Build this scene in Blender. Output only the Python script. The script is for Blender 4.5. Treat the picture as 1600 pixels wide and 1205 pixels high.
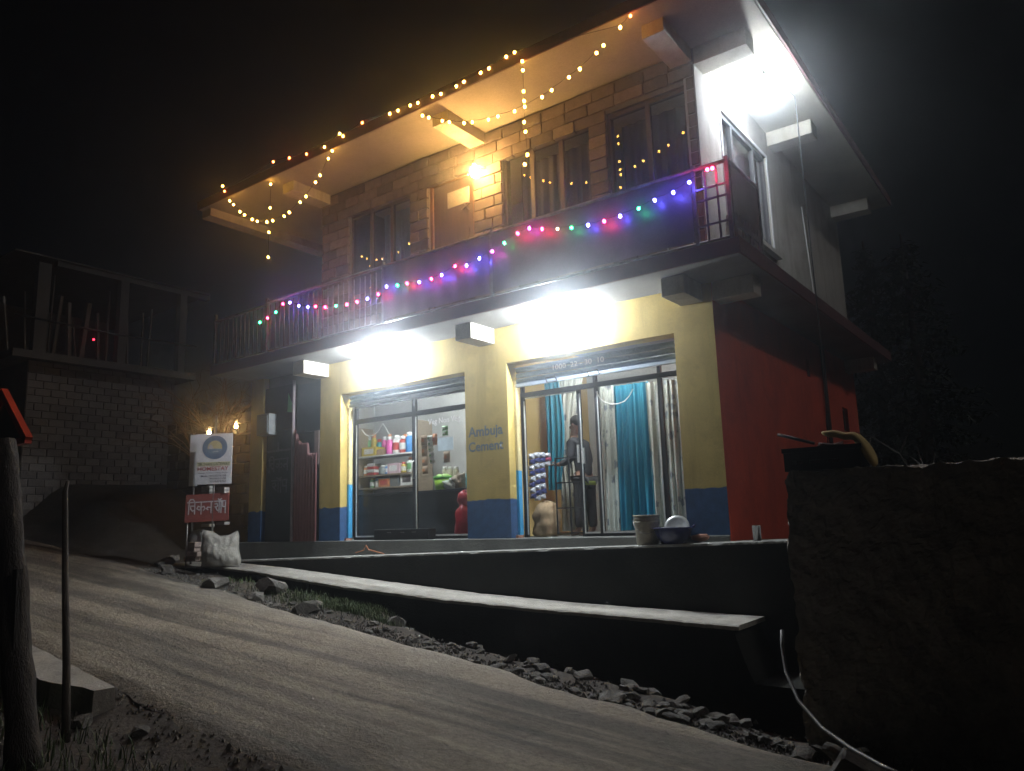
import bpy, bmesh, math, random
import numpy as np
from mathutils import Vector, Matrix, noise as mnoise
random.seed(7)
sc = bpy.context.scene
for o in list(bpy.data.objects):
    bpy.data.objects.remove(o)
COL = sc.collection

# ------------------------------------------------------------------ camera
F_PX, CX, CY = 1200.0, 800.0, 602.5
CAM = Vector((0.0, -9.0, 0.25))
def _cv(px, py): return Vector((px - CX, -(py - CY), -F_PX))
_d1 = -_cv(-862, 866).normalized()
_d2 = _cv(1693, 785).normalized()
_d2 = (_d2 - _d1 * _d1.dot(_d2)).normalized()
_d3 = _d1.cross(_d2)
RM = Matrix((_d1, _d2, _d3))
def at(px, py, Y=None, X=None, Z=None):
    """point of the place seen at a pixel of the photograph, on a wall or floor plane"""
    r = RM @ _cv(px, py)
    if Y is not None: t = (Y - CAM.y) / r.y
    elif X is not None: t = (X - CAM.x) / r.x
    else: t = (Z - CAM.z) / r.z
    return CAM + r * t
cd = bpy.data.cameras.new('camera'); co = bpy.data.objects.new('camera', cd); COL.objects.link(co)
cd.sensor_width = 36.0; cd.lens = 27.0; cd.clip_end = 600; cd.clip_start = 0.05
co.matrix_world = Matrix.Translation(CAM) @ RM.to_4x4()
sc.camera = co

# ------------------------------------------------------------------ night sky and the one distant light
SUN_AZ = Vector((0.93, 0.28)).normalized(); SUN_EL = math.radians(40)
w = bpy.data.worlds.new('World'); sc.world = w; w.use_nodes = True
nt = w.node_tree; bg = nt.nodes['Background']
sky = nt.nodes.new('ShaderNodeTexSky'); sky.sky_type = 'NISHITA'; sky.sun_disc = False
sky.sun_elevation = SUN_EL; sky.sun_rotation = math.atan2(SUN_AZ.x, SUN_AZ.y)
nt.links.new(sky.outputs[0], bg.inputs[0]); bg.inputs[1].default_value = 0.0004
sl = bpy.data.lights.new('street_lamp_sun', 'SUN'); sl.energy = 0.36; sl.angle = math.radians(1.0); sl.color = (1.0, 0.93, 0.86)  # sun-type light standing for an unseen street lamp on the right
so = bpy.data.objects.new('street_lamp_sun', sl); COL.objects.link(so)
sdir = Vector((SUN_AZ.x * math.cos(SUN_EL), SUN_AZ.y * math.cos(SUN_EL), math.sin(SUN_EL)))
so.rotation_euler = sdir.to_track_quat('Z', 'Y').to_euler(); so.location = (20, 10, 30)

vs = sc.view_settings
vs.view_transform = 'Standard'; vs.look = 'None'; vs.gamma = 1.0; vs.exposure = 0.0; vs.use_curve_mapping = False
cy = sc.cycles
cy.use_denoising = True; cy.use_light_tree = True
cy.max_bounces = 4; cy.diffuse_bounces = 2; cy.glossy_bounces = 2; cy.transmission_bounces = 4
cy.transparent_max_bounces = 16; cy.volume_bounces = 0
cy.sample_clamp_indirect = 4.0; cy.caustics_reflective = False; cy.caustics_refractive = False
LAMP_W = 400.0; SIDE_W = 120.0; ORANGE_W = 95.0; GLOW_HAZE = 0.012

# ------------------------------------------------------------------ materials
MATS = {}
def nodemat(name):
    m = bpy.data.materials.new(name); m.use_nodes = True
    t = m.node_tree; b = t.nodes['Principled BSDF']
    return m, t, b
def N(t, typ, **kw):
    n = t.nodes.new('ShaderNode' + typ)
    for k, v in kw.items(): setattr(n, k, v)
    return n
def pm(name, c1, c2=None, scale=6.0, rough=0.8, bump=0.0, metal=0.0, rnd=0.0, detail=8.0, stretch=(1, 1, 1), fine=40.0, spec=0.5, world=True):
    """weathered surface: two tones mixed by noise, fine grain bump, optional tone per object"""
    if name in MATS: return MATS[name]
    m, t, b = nodemat(name)
    c2 = c2 or tuple(x * 0.7 for x in c1)
    if world: co_ = N(t, 'NewGeometry').outputs['Position']
    else: co_ = N(t, 'TexCoord').outputs['Object']
    mp = N(t, 'Mapping'); mp.inputs['Scale'].default_value = stretch
    t.links.new(co_, mp.inputs[0])
    n1 = N(t, 'TexNoise'); n1.inputs['Scale'].default_value = scale; n1.inputs['Detail'].default_value = detail; n1.inputs['Roughness'].default_value = 0.62
    t.links.new(mp.outputs[0], n1.inputs['Vector'])
    rp = N(t, 'ValToRGB'); rp.color_ramp.elements[0].position = 0.32; rp.color_ramp.elements[1].position = 0.68
    rp.color_ramp.elements[0].color = (*c2, 1); rp.color_ramp.elements[1].color = (*c1, 1)
    t.links.new(n1.outputs[0], rp.inputs[0]); col = rp.outputs[0]
    n2 = N(t, 'TexNoise'); n2.inputs['Scale'].default_value = fine; n2.inputs['Detail'].default_value = 4
    t.links.new(mp.outputs[0], n2.inputs['Vector'])
    hs = N(t, 'HueSaturation'); t.links.new(col, hs.inputs['Color'])
    mr = N(t, 'MapRange'); mr.inputs['To Min'].default_value = 0.78; mr.inputs['To Max'].default_value = 1.2
    t.links.new(n2.outputs[0], mr.inputs[0]); val = mr.outputs[0]
    if rnd:
        oi = N(t, 'ObjectInfo'); m2 = N(t, 'MapRange'); m2.inputs['To Min'].default_value = 1 - rnd; m2.inputs['To Max'].default_value = 1 + rnd
        t.links.new(oi.outputs['Random'], m2.inputs[0])
        mu = N(t, 'Math', operation='MULTIPLY'); t.links.new(val, mu.inputs[0]); t.links.new(m2.outputs[0], mu.inputs[1]); val = mu.outputs[0]
    t.links.new(val, hs.inputs['Value'])
    t.links.new(hs.outputs[0], b.inputs['Base Color'])
    b.inputs['Roughness'].default_value = rough; b.inputs['Metallic'].default_value = metal; b.inputs['Specular IOR Level'].default_value = spec
    if bump:
        ad = N(t, 'Math', operation='ADD'); t.links.new(n1.outputs[0], ad.inputs[0])
        m3 = N(t, 'Math', operation='MULTIPLY'); m3.inputs[1].default_value = 0.35; t.links.new(n2.outputs[0], m3.inputs[0]); t.links.new(m3.outputs[0], ad.inputs[1])
        bp = N(t, 'Bump'); bp.inputs['Strength'].default_value = min(1, bump); bp.inputs['Distance'].default_value = 0.03
        t.links.new(ad.outputs[0], bp.inputs['Height']); t.links.new(bp.outputs[0], b.inputs['Normal'])
    MATS[name] = m; return m
def dado(name, upper, lower, zline, u2=None, l2=None):
    """plaster painted in two colours with a hand-brushed line between them"""
    m = pm(name, upper, u2, scale=1.6, rough=0.85, bump=0.25, fine=55)
    t = m.node_tree; b = t.nodes['Principled BSDF']
    src = b.inputs['Base Color'].links[0].from_socket
    g = N(t, 'NewGeometry'); sp = N(t, 'SeparateXYZ'); t.links.new(g.outputs['Position'], sp.inputs[0])
    nz = N(t, 'TexNoise'); nz.inputs['Scale'].default_value = 5; t.links.new(g.outputs['Position'], nz.inputs['Vector'])
    ml = N(t, 'Math', operation='MULTIPLY_ADD'); ml.inputs[1].default_value = 0.09; t.links.new(nz.outputs[0], ml.inputs[0]); t.links.new(sp.outputs['Z'], ml.inputs[2])
    gt = N(t, 'MapRange'); gt.inputs['From Min'].default_value = zline + 0.045; gt.inputs['From Max'].default_value = zline + 0.055
    t.links.new(ml.outputs[0], gt.inputs[0])
    n2 = N(t, 'TexNoise'); n2.inputs['Scale'].default_value = 9; n2.inputs['Detail'].default_value = 8; t.links.new(g.outputs['Position'], n2.inputs['Vector'])
    rp = N(t, 'ValToRGB'); rp.color_ramp.elements[0].position = 0.35; rp.color_ramp.elements[1].position = 0.75
    rp.color_ramp.elements[0].color = (*lower, 1); rp.color_ramp.elements[1].color = (*(l2 or tuple(c * 0.6 for c in lower)), 1)
    t.links.new(n2.outputs[0], rp.inputs[0])
    mx = N(t, 'MixRGB'); t.links.new(gt.outputs[0], mx.inputs[0]); t.links.new(rp.outputs[0], mx.inputs[1]); t.links.new(src, mx.inputs[2])
    t.links.new(mx.outputs[0], b.inputs['Base Color'])
    return m
def grime(m, lo=0.62, scale=1.0):
    """rain streaks and patches of dirt on a painted wall"""
    t = m.node_tree; b = t.nodes['Principled BSDF']; src = b.inputs['Base Color'].links[0].from_socket
    g = N(t, 'NewGeometry'); mp = N(t, 'Mapping'); mp.inputs['Scale'].default_value = (5 * scale, 5 * scale, 0.45 * scale); t.links.new(g.outputs['Position'], mp.inputs[0])
    n = N(t, 'TexNoise'); n.inputs['Scale'].default_value = 1.0; n.inputs['Detail'].default_value = 7; n.inputs['Roughness'].default_value = 0.65; t.links.new(mp.outputs[0], n.inputs['Vector'])
    n2 = N(t, 'TexNoise'); n2.inputs['Scale'].default_value = 2.2; n2.inputs['Detail'].default_value = 9; n2.inputs['Roughness'].default_value = 0.7; t.links.new(g.outputs['Position'], n2.inputs['Vector'])
    mi = N(t, 'Math', operation='MINIMUM'); t.links.new(n.outputs[0], mi.inputs[0]); t.links.new(n2.outputs[0], mi.inputs[1])
    rp = N(t, 'ValToRGB'); rp.color_ramp.elements[0].position = 0.33; rp.color_ramp.elements[1].position = 0.5
    rp.color_ramp.elements[0].color = (lo, lo * 0.97, lo * 0.92, 1); t.links.new(mi.outputs[0], rp.inputs[0])
    mx = N(t, 'MixRGB', blend_type='MULTIPLY'); mx.inputs[0].default_value = 1.0; t.links.new(src, mx.inputs[1]); t.links.new(rp.outputs[0], mx.inputs[2]); t.links.new(mx.outputs[0], b.inputs['Base Color'])
    return m
def emit(name, col, s, sample=True):
    if name in MATS: return MATS[name]
    m = bpy.data.materials.new(name); m.use_nodes = True; t = m.node_tree
    t.nodes.clear(); e = N(t, 'Emission'); e.inputs[0].default_value = (*col, 1); e.inputs[1].default_value = s
    o = N(t, 'OutputMaterial'); t.links.new(e.outputs[0], o.inputs[0])
    if not sample: m.cycles.emission_sampling = 'NONE'
    MATS[name] = m; return m
def bulbglass(name, col, s):
    """glowing clear envelope: the lamp inside it shines through"""
    m = bpy.data.materials.new(name); m.use_nodes = True; t = m.node_tree
    t.nodes.clear(); e = N(t, 'Emission'); e.inputs[0].default_value = (*col, 1); e.inputs[1].default_value = s
    tr = N(t, 'BsdfTransparent'); a = N(t, 'AddShader'); o = N(t, 'OutputMaterial')
    t.links.new(e.outputs[0], a.inputs[0]); t.links.new(tr.outputs[0], a.inputs[1]); t.links.new(a.outputs[0], o.inputs[0])
    m.cycles.emission_sampling = 'NONE'; return m
def glassmat(name, tint=(0.93, 0.95, 0.96), refl=0.5):
    m = bpy.data.materials.new(name); m.use_nodes = True; t = m.node_tree; t.nodes.clear()
    tr = N(t, 'BsdfTransparent'); tr.inputs[0].default_value = (*tint, 1)
    gl = N(t, 'BsdfGlossy'); gl.inputs['Roughness'].default_value = 0.015
    lw = N(t, 'LayerWeight'); lw.inputs[0].default_value = 0.5
    pw = N(t, 'Math', operation='POWER'); pw.inputs[1].default_value = 4.5; t.links.new(lw.outputs['Facing'], pw.inputs[0])
    ml = N(t, 'Math', operation='MULTIPLY_ADD'); ml.inputs[1].default_value = 0.9 * refl; ml.inputs[2].default_value = 0.045 * refl; t.links.new(pw.outputs[0], ml.inputs[0])
    mx = N(t, 'MixShader'); o = N(t, 'OutputMaterial')
    t.links.new(ml.outputs[0], mx.inputs[0]); t.links.new(tr.outputs[0], mx.inputs[1]); t.links.new(gl.outputs[0], mx.inputs[2]); t.links.new(mx.outputs[0], o.inputs[0])
    return m
GLASS = glassmat('window_glass'); GLASS_UP = glassmat('tinted_window_glass', (0.8, 0.82, 0.84), 0.8)

YEL = dado('yellow_blue_paint', (0.58, 0.43, 0.13), (0.035, 0.10, 0.24), 0.56, (0.48, 0.35, 0.105))
YEL_IN = pm('yellow_inside_paint', (0.62, 0.45, 0.17), (0.55, 0.39, 0.14), scale=1.5, bump=0.1)
GUIDE = dado('guide_rail_paint', (0.68, 0.56, 0.28), (0.05, 0.33, 0.62), 0.95, (0.6, 0.5, 0.26), (0.04, 0.26, 0.5))
RED = pm('red_wall_paint', (0.72, 0.09, 0.035), (0.55, 0.06, 0.026), scale=1.4, rough=0.9, bump=0.2)
CREAM = pm('cream_plaster', (0.45, 0.43, 0.40), (0.37, 0.35, 0.32), scale=1.2, rough=0.9, bump=0.15)
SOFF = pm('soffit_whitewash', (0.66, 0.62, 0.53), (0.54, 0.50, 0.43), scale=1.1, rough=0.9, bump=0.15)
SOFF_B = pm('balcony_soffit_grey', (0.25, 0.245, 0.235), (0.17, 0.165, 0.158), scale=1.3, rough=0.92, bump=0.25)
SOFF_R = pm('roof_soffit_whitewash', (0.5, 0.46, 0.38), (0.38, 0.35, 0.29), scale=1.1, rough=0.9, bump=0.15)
MAROON = pm('maroon_fascia_paint', (0.13, 0.035, 0.035), (0.085, 0.025, 0.03), scale=2.5, rough=0.7, bump=0.1)
CONC = pm('grey_concrete', (0.36, 0.35, 0.32), (0.23, 0.22, 0.2), scale=2.2, rough=0.92, bump=0.5)
CONC_D = pm('dark_concrete', (0.13, 0.125, 0.12), (0.07, 0.07, 0.068), scale=2.0, rough=0.9, bump=0.6)  # darker tone of grey concrete
PATHM = pm('path_screed', (0.44, 0.42, 0.37), (0.33, 0.31, 0.275), scale=1.6, rough=0.9, bump=0.4)
MORTAR = pm('mortar', (0.17, 0.15, 0.13), (0.11, 0.1, 0.09), scale=6, rough=0.95, bump=0.4)
BLOCK = pm('masonry_block', (0.20, 0.155, 0.125), (0.13, 0.10, 0.085), scale=7, rough=0.92, bump=0.6, rnd=0.38)
WOODD = pm('dark_wood', (0.10, 0.06, 0.04), (0.06, 0.036, 0.026), scale=3, rough=0.55, stretch=(6, 6, 0.5), bump=0.2)
ALU = pm('bronze_aluminium', (0.055, 0.055, 0.06), (0.04, 0.04, 0.045), scale=5, rough=0.4, metal=0.5)
ALU_W = pm('bare_aluminium_edge', (0.72, 0.72, 0.7), (0.6, 0.6, 0.58), scale=8, rough=0.4, metal=0.3)
grime(YEL, 0.78, 0.8); grime(GUIDE, 0.7); grime(RED, 0.85, 0.6)
grime(CREAM, 0.75); grime(SOFF, 0.8); grime(PATHM, 0.6, 0.5)
SHUT = pm('shutter_steel_blue', (0.30, 0.38, 0.50), (0.2, 0.27, 0.38), scale=4, rough=0.5, metal=0.2, bump=0.1)
STEEL = pm('rail_steel', (0.30, 0.29, 0.28), (0.16, 0.14, 0.13), scale=9, rough=0.4, metal=0.6)
PANEL = pm('rail_sheet', (0.16, 0.125, 0.15), (0.1, 0.08, 0.095), scale=2, rough=0.42)
ASPH = None
BLACK = pm('black_plastic', (0.012, 0.012, 0.013), (0.02, 0.02, 0.02), scale=8, rough=0.35)
WHITE = pm('white_paint', (0.74, 0.74, 0.74), (0.66, 0.66, 0.68), scale=5, rough=0.6)
CHAIN = pm('white_chain', (0.8, 0.78, 0.74), (0.66, 0.64, 0.6), scale=30, rough=0.6)

# ------------------------------------------------------------------ mesh helpers
WLOC = {}
class MB:
    def __init__(s): s.v = []; s.f = []; s.sm = []
    def add(s, v, f, smooth=False):
        b = len(s.v); s.v += [tuple(p) for p in v]; s.f += [tuple(i + b for i in q) for q in f]; s.sm += [smooth] * len(f); return s
    def box(s, x0, x1, y0, y1, z0, z1):
        v = [(x0, y0, z0), (x1, y0, z0), (x1, y1, z0), (x0, y1, z0), (x0, y0, z1), (x1, y0, z1), (x1, y1, z1), (x0, y1, z1)]
        return s.add(v, [(0, 3, 2, 1), (4, 5, 6, 7), (0, 1, 5, 4), (1, 2, 6, 5), (2, 3, 7, 6), (3, 0, 4, 7)])
    def bar(s, a, b, wx, wz):
        """square bar from a to b"""
        a = Vector(a); b = Vector(b); d = (b - a).normalized()
        up = Vector((0, 0, 1)) if abs(d.z) < 0.9 else Vector((0, 1, 0))
        r = d.cross(up).normalized() * wx * 0.5; q = r.cross(d).normalized() * wz * 0.5
        v = [a - r - q, a + r - q, a + r + q, a - r + q, b - r - q, b + r - q, b + r + q, b - r + q]
        return s.add(v, [(0, 3, 2, 1), (4, 5, 6, 7), (0, 1, 5, 4), (1, 2, 6, 5), (2, 3, 7, 6), (3, 0, 4, 7)])
    def tube(s, pts, r, n=6, cap=True):
        pts = [Vector(p) for p in pts]; R = r if isinstance(r, (list, tuple)) else [r] * len(pts)
        v = []; f = []; prev = None
        for i, p in enumerate(pts):
            d = (pts[min(i + 1, len(pts) - 1)] - pts[max(i - 1, 0)]).normalized()
            ref = prev if prev is not None else (Vector((0, 0, 1)) if abs(d.z) < 0.9 else Vector((1, 0, 0)))
            a = (ref - d * ref.dot(d))
            a = a.normalized() if a.length > 1e-6 else d.orthogonal().normalized()
            prev = a; b = d.cross(a)
            for k in range(n):
                t = 2 * math.pi * k / n; v.append(p + (a * math.cos(t) + b * math.sin(t)) * R[i])
        for i in range(len(pts) - 1):
            for k in range(n):
                f.append((i * n + k, i * n + (k + 1) % n, (i + 1) * n + (k + 1) % n, (i + 1) * n + k))
        if cap: f.append(tuple(range(n - 1, -1, -1))); f.append(tuple((len(pts) - 1) * n + k for k in range(n)))
        return s.add(v, f, True)
    def lathe(s, prof, c, n=20):
        v = []; f = []; c = Vector(c)
        for (r, z) in prof:
            for k in range(n):
                t = 2 * math.pi * k / n; v.append((c.x + r * math.cos(t), c.y + r * math.sin(t), c.z + z))
        for i in range(len(prof) - 1):
            for k in range(n): f.append((i * n + k, i * n + (k + 1) % n, (i + 1) * n + (k + 1) % n, (i + 1) * n + k))
        return s.add(v, f, True)
    def ico(s, c, r, sub=1, jit=0, sx=1, sy=1, sz=1):
        bm = bmesh.new(); bmesh.ops.create_icosphere(bm, subdivisions=sub, radius=1)
        v = []
        for q in bm.verts:
            k = 1 + jit * (mnoise.noise(q.co * 1.7 + Vector(c) * 3.1))
            v.append((c[0] + q.co.x * r * sx * k, c[1] + q.co.y * r * sy * k, c[2] + q.co.z * r * sz * k))
        f = [[w_.index for w_ in q.verts] for q in bm.faces]; bm.free()
        return s.add(v, f, True)
    def grid(s, fn, nu, nv, smooth=True):
        v = [fn(i / nu, j / nv) for j in range(nv + 1) for i in range(nu + 1)]
        f = [(j * (nu + 1) + i, j * (nu + 1) + i + 1, (j + 1) * (nu + 1) + i + 1, (j + 1) * (nu + 1) + i) for j in range(nv) for i in range(nu)]
        return s.add(v, f, smooth)
    def wall(s, axis, a0, a1, z0, z1, t0, t1, holes=()):
        """wall slab along X ('x') or Y ('y') with rectangular openings (a0,a1,z0,z1)"""
        A = sorted({a0, a1} | {h[i] for h in holes for i in (0, 1)}); Z = sorted({z0, z1} | {h[i] for h in holes for i in (2, 3)})
        A = [a for a in A if a0 <= a <= a1]; Z = [z for z in Z if z0 <= z <= z1]
        na, nz = len(A) - 1, len(Z) - 1
        solid = [[not any(h[0] < (A[i] + A[i + 1]) / 2 < h[1] and h[2] < (Z[j] + Z[j + 1]) / 2 < h[3] for h in holes) for j in range(nz)] for i in range(na)]
        def P(a, t, z): return (a, t, z) if axis == 'x' else (t, a, z)
        for i in range(na):
            for j in range(nz):
                if not solid[i][j]: continue
                x0, x1, p, q = A[i], A[i + 1], Z[j], Z[j + 1]
                qs = [[P(x0, t0, p), P(x1, t0, p), P(x1, t0, q), P(x0, t0, q)], [P(x0, t1, p), P(x0, t1, q), P(x1, t1, q), P(x1, t1, p)]]
                if i == 0 or not solid[i - 1][j]: qs.append([P(x0, t0, p), P(x0, t0, q), P(x0, t1, q), P(x0, t1, p)])
                if i == na - 1 or not solid[i + 1][j]: qs.append([P(x1, t0, p), P(x1, t1, p), P(x1, t1, q), P(x1, t0, q)])
                if j == 0 or not solid[i][j - 1]: qs.append([P(x0, t0, p), P(x0, t1, p), P(x1, t1, p), P(x1, t0, p)])
                if j == nz - 1 or not solid[i][j + 1]: qs.append([P(x0, t0, q), P(x1, t0, q), P(x1, t1, q), P(x0, t1, q)])
                for k in qs: s.add(k, [(0, 1, 2, 3)])
        return s
def reg(o, parent, origin):
    WLOC[o.name] = Vector(origin)
    if parent is not None:
        o.parent = parent; o.location = Vector(origin) - WLOC[parent.name]
    else: o.location = origin
def obj(name, mb, mat, parent=None, origin=None, bevel=0.0, weld=False):
    me = bpy.data.meshes.new(name)
    vs_ = mb.v
    if origin is None:
        a = np.array(vs_); origin = ((a[:, 0].min() + a[:, 0].max()) / 2, (a[:, 1].min() + a[:, 1].max()) / 2, a[:, 2].min())
    og = Vector(origin)
    me.from_pydata([tuple(Vector(p) - og) for p in vs_], [], mb.f)
    me.polygons.foreach_set('use_smooth', mb.sm)
    if weld:
        bm = bmesh.new(); bm.from_mesh(me); bmesh.ops.remove_doubles(bm, verts=bm.verts, dist=1e-5); bm.to_mesh(me); bm.free()
    me.update(); me.materials.append(mat)
    o = bpy.data.objects.new(name, me); COL.objects.link(o)
    reg(o, parent, og)
    if bevel:
        bv = o.modifiers.new('bevel', 'BEVEL'); bv.width = bevel; bv.segments = 2; bv.limit_method = 'ANGLE'; bv.angle_limit = math.radians(40)
    return o
def inst(name, me, loc, parent=None, scale=(1, 1, 1), rot=(0, 0, 0)):
    o = bpy.data.objects.new(name, me); COL.objects.link(o); reg(o, parent, loc); o.scale = scale; o.rotation_euler = rot
    return o
def tag(o, label, cat, group=None):
    o['label'] = label; o['category'] = cat
    if group: o['group'] = group
    return o
def thing(name, label, cat, loc, group=None):
    o = bpy.data.objects.new(name, None); o.empty_display_size = 0.2; COL.objects.link(o); reg(o, None, loc); return tag(o, label, cat, group)
def struct(o): o['kind'] = 'structure'; return o
def text(name, s, mat, parent, org, right, up, width=None, height=None, align='LEFT', bold=0.0):
    """flat lettering lying on a surface, fitted to a width"""
    c = bpy.data.curves.new(name, 'FONT'); c.body = s; c.align_x = align; c.size = 1; c.offset = bold
    c.resolution_u = 3
    t = bpy.data.objects.new('t', c); COL.objects.link(t)
    bpy.context.view_layer.update()
    me = bpy.data.meshes.new_from_object(t.evaluated_get(bpy.context.evaluated_depsgraph_get()))
    bpy.data.objects.remove(t)
    v = np.array([p.co for p in me.vertices]); mn, mx_ = v.min(0), v.max(0)
    sx = (width / (mx_[0] - mn[0])) if width else None; sy = (height / (mx_[1] - mn[1])) if height else None
    sx = sx or sy; sy = sy or sx
    R_, U_ = Vector(right).normalized(), Vector(up).normalized()
    for p in me.vertices:
        p.co = R_ * ((p.co.x - mn[0]) * sx) + U_ * ((p.co.y - mn[1]) * sy)
    me.materials.clear(); me.materials.append(mat)
    o = bpy.data.objects.new(name, me); COL.objects.link(o); reg(o, parent, org); return o
def strokes(name, paths, mat, parent, org, right, up, w_, h_, th):
    """hand-brushed letters: each path is a polyline in a unit box"""
    R_, U_ = Vector(right).normalized(), Vector(up).normalized(); nn = R_.cross(U_); mb = MB()
    for k, p in enumerate(paths):
        q = [Vector(org) + R_ * (a * w_) + U_ * (b * h_) for a, b in p]
        for i in range(len(q) - 1):
            d = (q[i + 1] - q[i]); 
            if d.length < 1e-6: continue
            d.normalize(); s_ = nn.cross(d) * th * 0.5; e = d * th * 0.35; lift = nn * (0.0004 * ((k * 7 + i) % 9))
            mb.add([q[i] - e - s_ + lift, q[i + 1] + e - s_ + lift, q[i + 1] + e + s_ + lift, q[i] - e + s_ + lift], [(0, 1, 2, 3)])
    return obj(name, mb, mat, parent)
def smooth(x, a, b):
    t = max(0, min(1, (x - a) / (b - a))); return t * t * (3 - 2 * t)
def nz(x, y, z=0): return mnoise.noise(Vector((x, y, z)))

# unit block with chamfered edges, shared by all masonry blocks and bricks
def unit_block():
    bm = bmesh.new(); bmesh.ops.create_cube(bm, size=1.0)
    bmesh.ops.bevel(bm, geom=list(bm.edges), offset=0.045, segments=1, affect='EDGES')
    me = bpy.data.meshes.new('masonry_block'); bm.to_mesh(me); bm.free(); me.materials.append(BLOCK); return me
UB = unit_block()
def unit_block_mat(mat):
    me = UB.copy(); me.materials.clear(); me.materials.append(mat); return me

# ------------------------------------------------------------------ ground, road, path
UX, UY = -0.99755, 0.06998
def sv(x, y): return (UX * x + UY * (y + 9), -UY * UX / abs(UX) * 0 + 0.06998 * x + 0.99755 * (y + 9))
def xy(s, v): return (UX * s + 0.06998 * v, UY * s + 0.99755 * v - 9)
def roadz(x, y): return -1.6 + 0.09 * (UX * x + UY * (y + 9))
def vfar(s): return 5.45 + 0.06 * s if s < 14 else 6.29 + 0.02 * (s - 14)
def groundz(x, y):
    s, v = sv(x, y); z = roadz(x, y) - 0.035
    if s > 40: z = roadz(*xy(40, v)) - 0.035 + (s - 40) * 0.03
    if s < -25: z = roadz(*xy(-25, v)) - 0.035
    if v < 2.95:
        k = smooth(2.95 - v, 0, 0.35); z -= 0.10 * k
        z += (0.07 * nz(x * 1.3, y * 1.3) + 0.035 * nz(x * 5, y * 5)) * k
        if v < -6: z -= min(40, (-6 - v) * 0.35)
    vf = vfar(s)
    if v > vf:
        k = smooth(v - vf, 0, 0.4)
        z += (0.05 * nz(x * 1.7, y * 1.7, 3) + 0.03 * nz(x * 6, y * 6, 5)) * k - 0.02 * k
        z += 1.2 * smooth(s, 15.0, 20) * smooth(v, 6.5, 8.2)
        if y < -0.3: z -= 0.5 * smooth(v - vf, 0.6, 1.0) * smooth(x, -8.2, -6.2) * smooth(-x, -2.2, 1.0)
    return z
def ground_mesh():
    xs = sorted(set([-120, -90, -70, -55, -45, -38, -32] + [round(-28 + 0.25 * i, 3) for i in range(int(32 / 0.25))] + [4, 6, 9, 14, 22, 35, 60, 100]))
    ys = sorted(set([-60, -40, -28, -20, -16, -13] + [round(-11 + 0.25 * i, 3) for i in range(int(15 / 0.25))] + [4, 5, 6, 8, 10, 13, 17, 22, 30, 45, 70, 110]))
    mb = MB(); nx = len(xs)
    v = [(x, y, groundz(x, y)) for y in ys for x in xs]
    f = [(j * nx + i, j * nx + i + 1, (j + 1) * nx + i + 1, (j + 1) * nx + i) for j in range(len(ys) - 1) for i in range(nx - 1)]
    return mb.add(v, f, True)
EARTH = pm('bare_earth', (0.06, 0.048, 0.037), (0.032, 0.026, 0.021), scale=2.5, rough=0.95, bump=0.9, fine=25)
struct(obj('ground', ground_mesh(), EARTH, origin=(0, 0, 0)))

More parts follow.
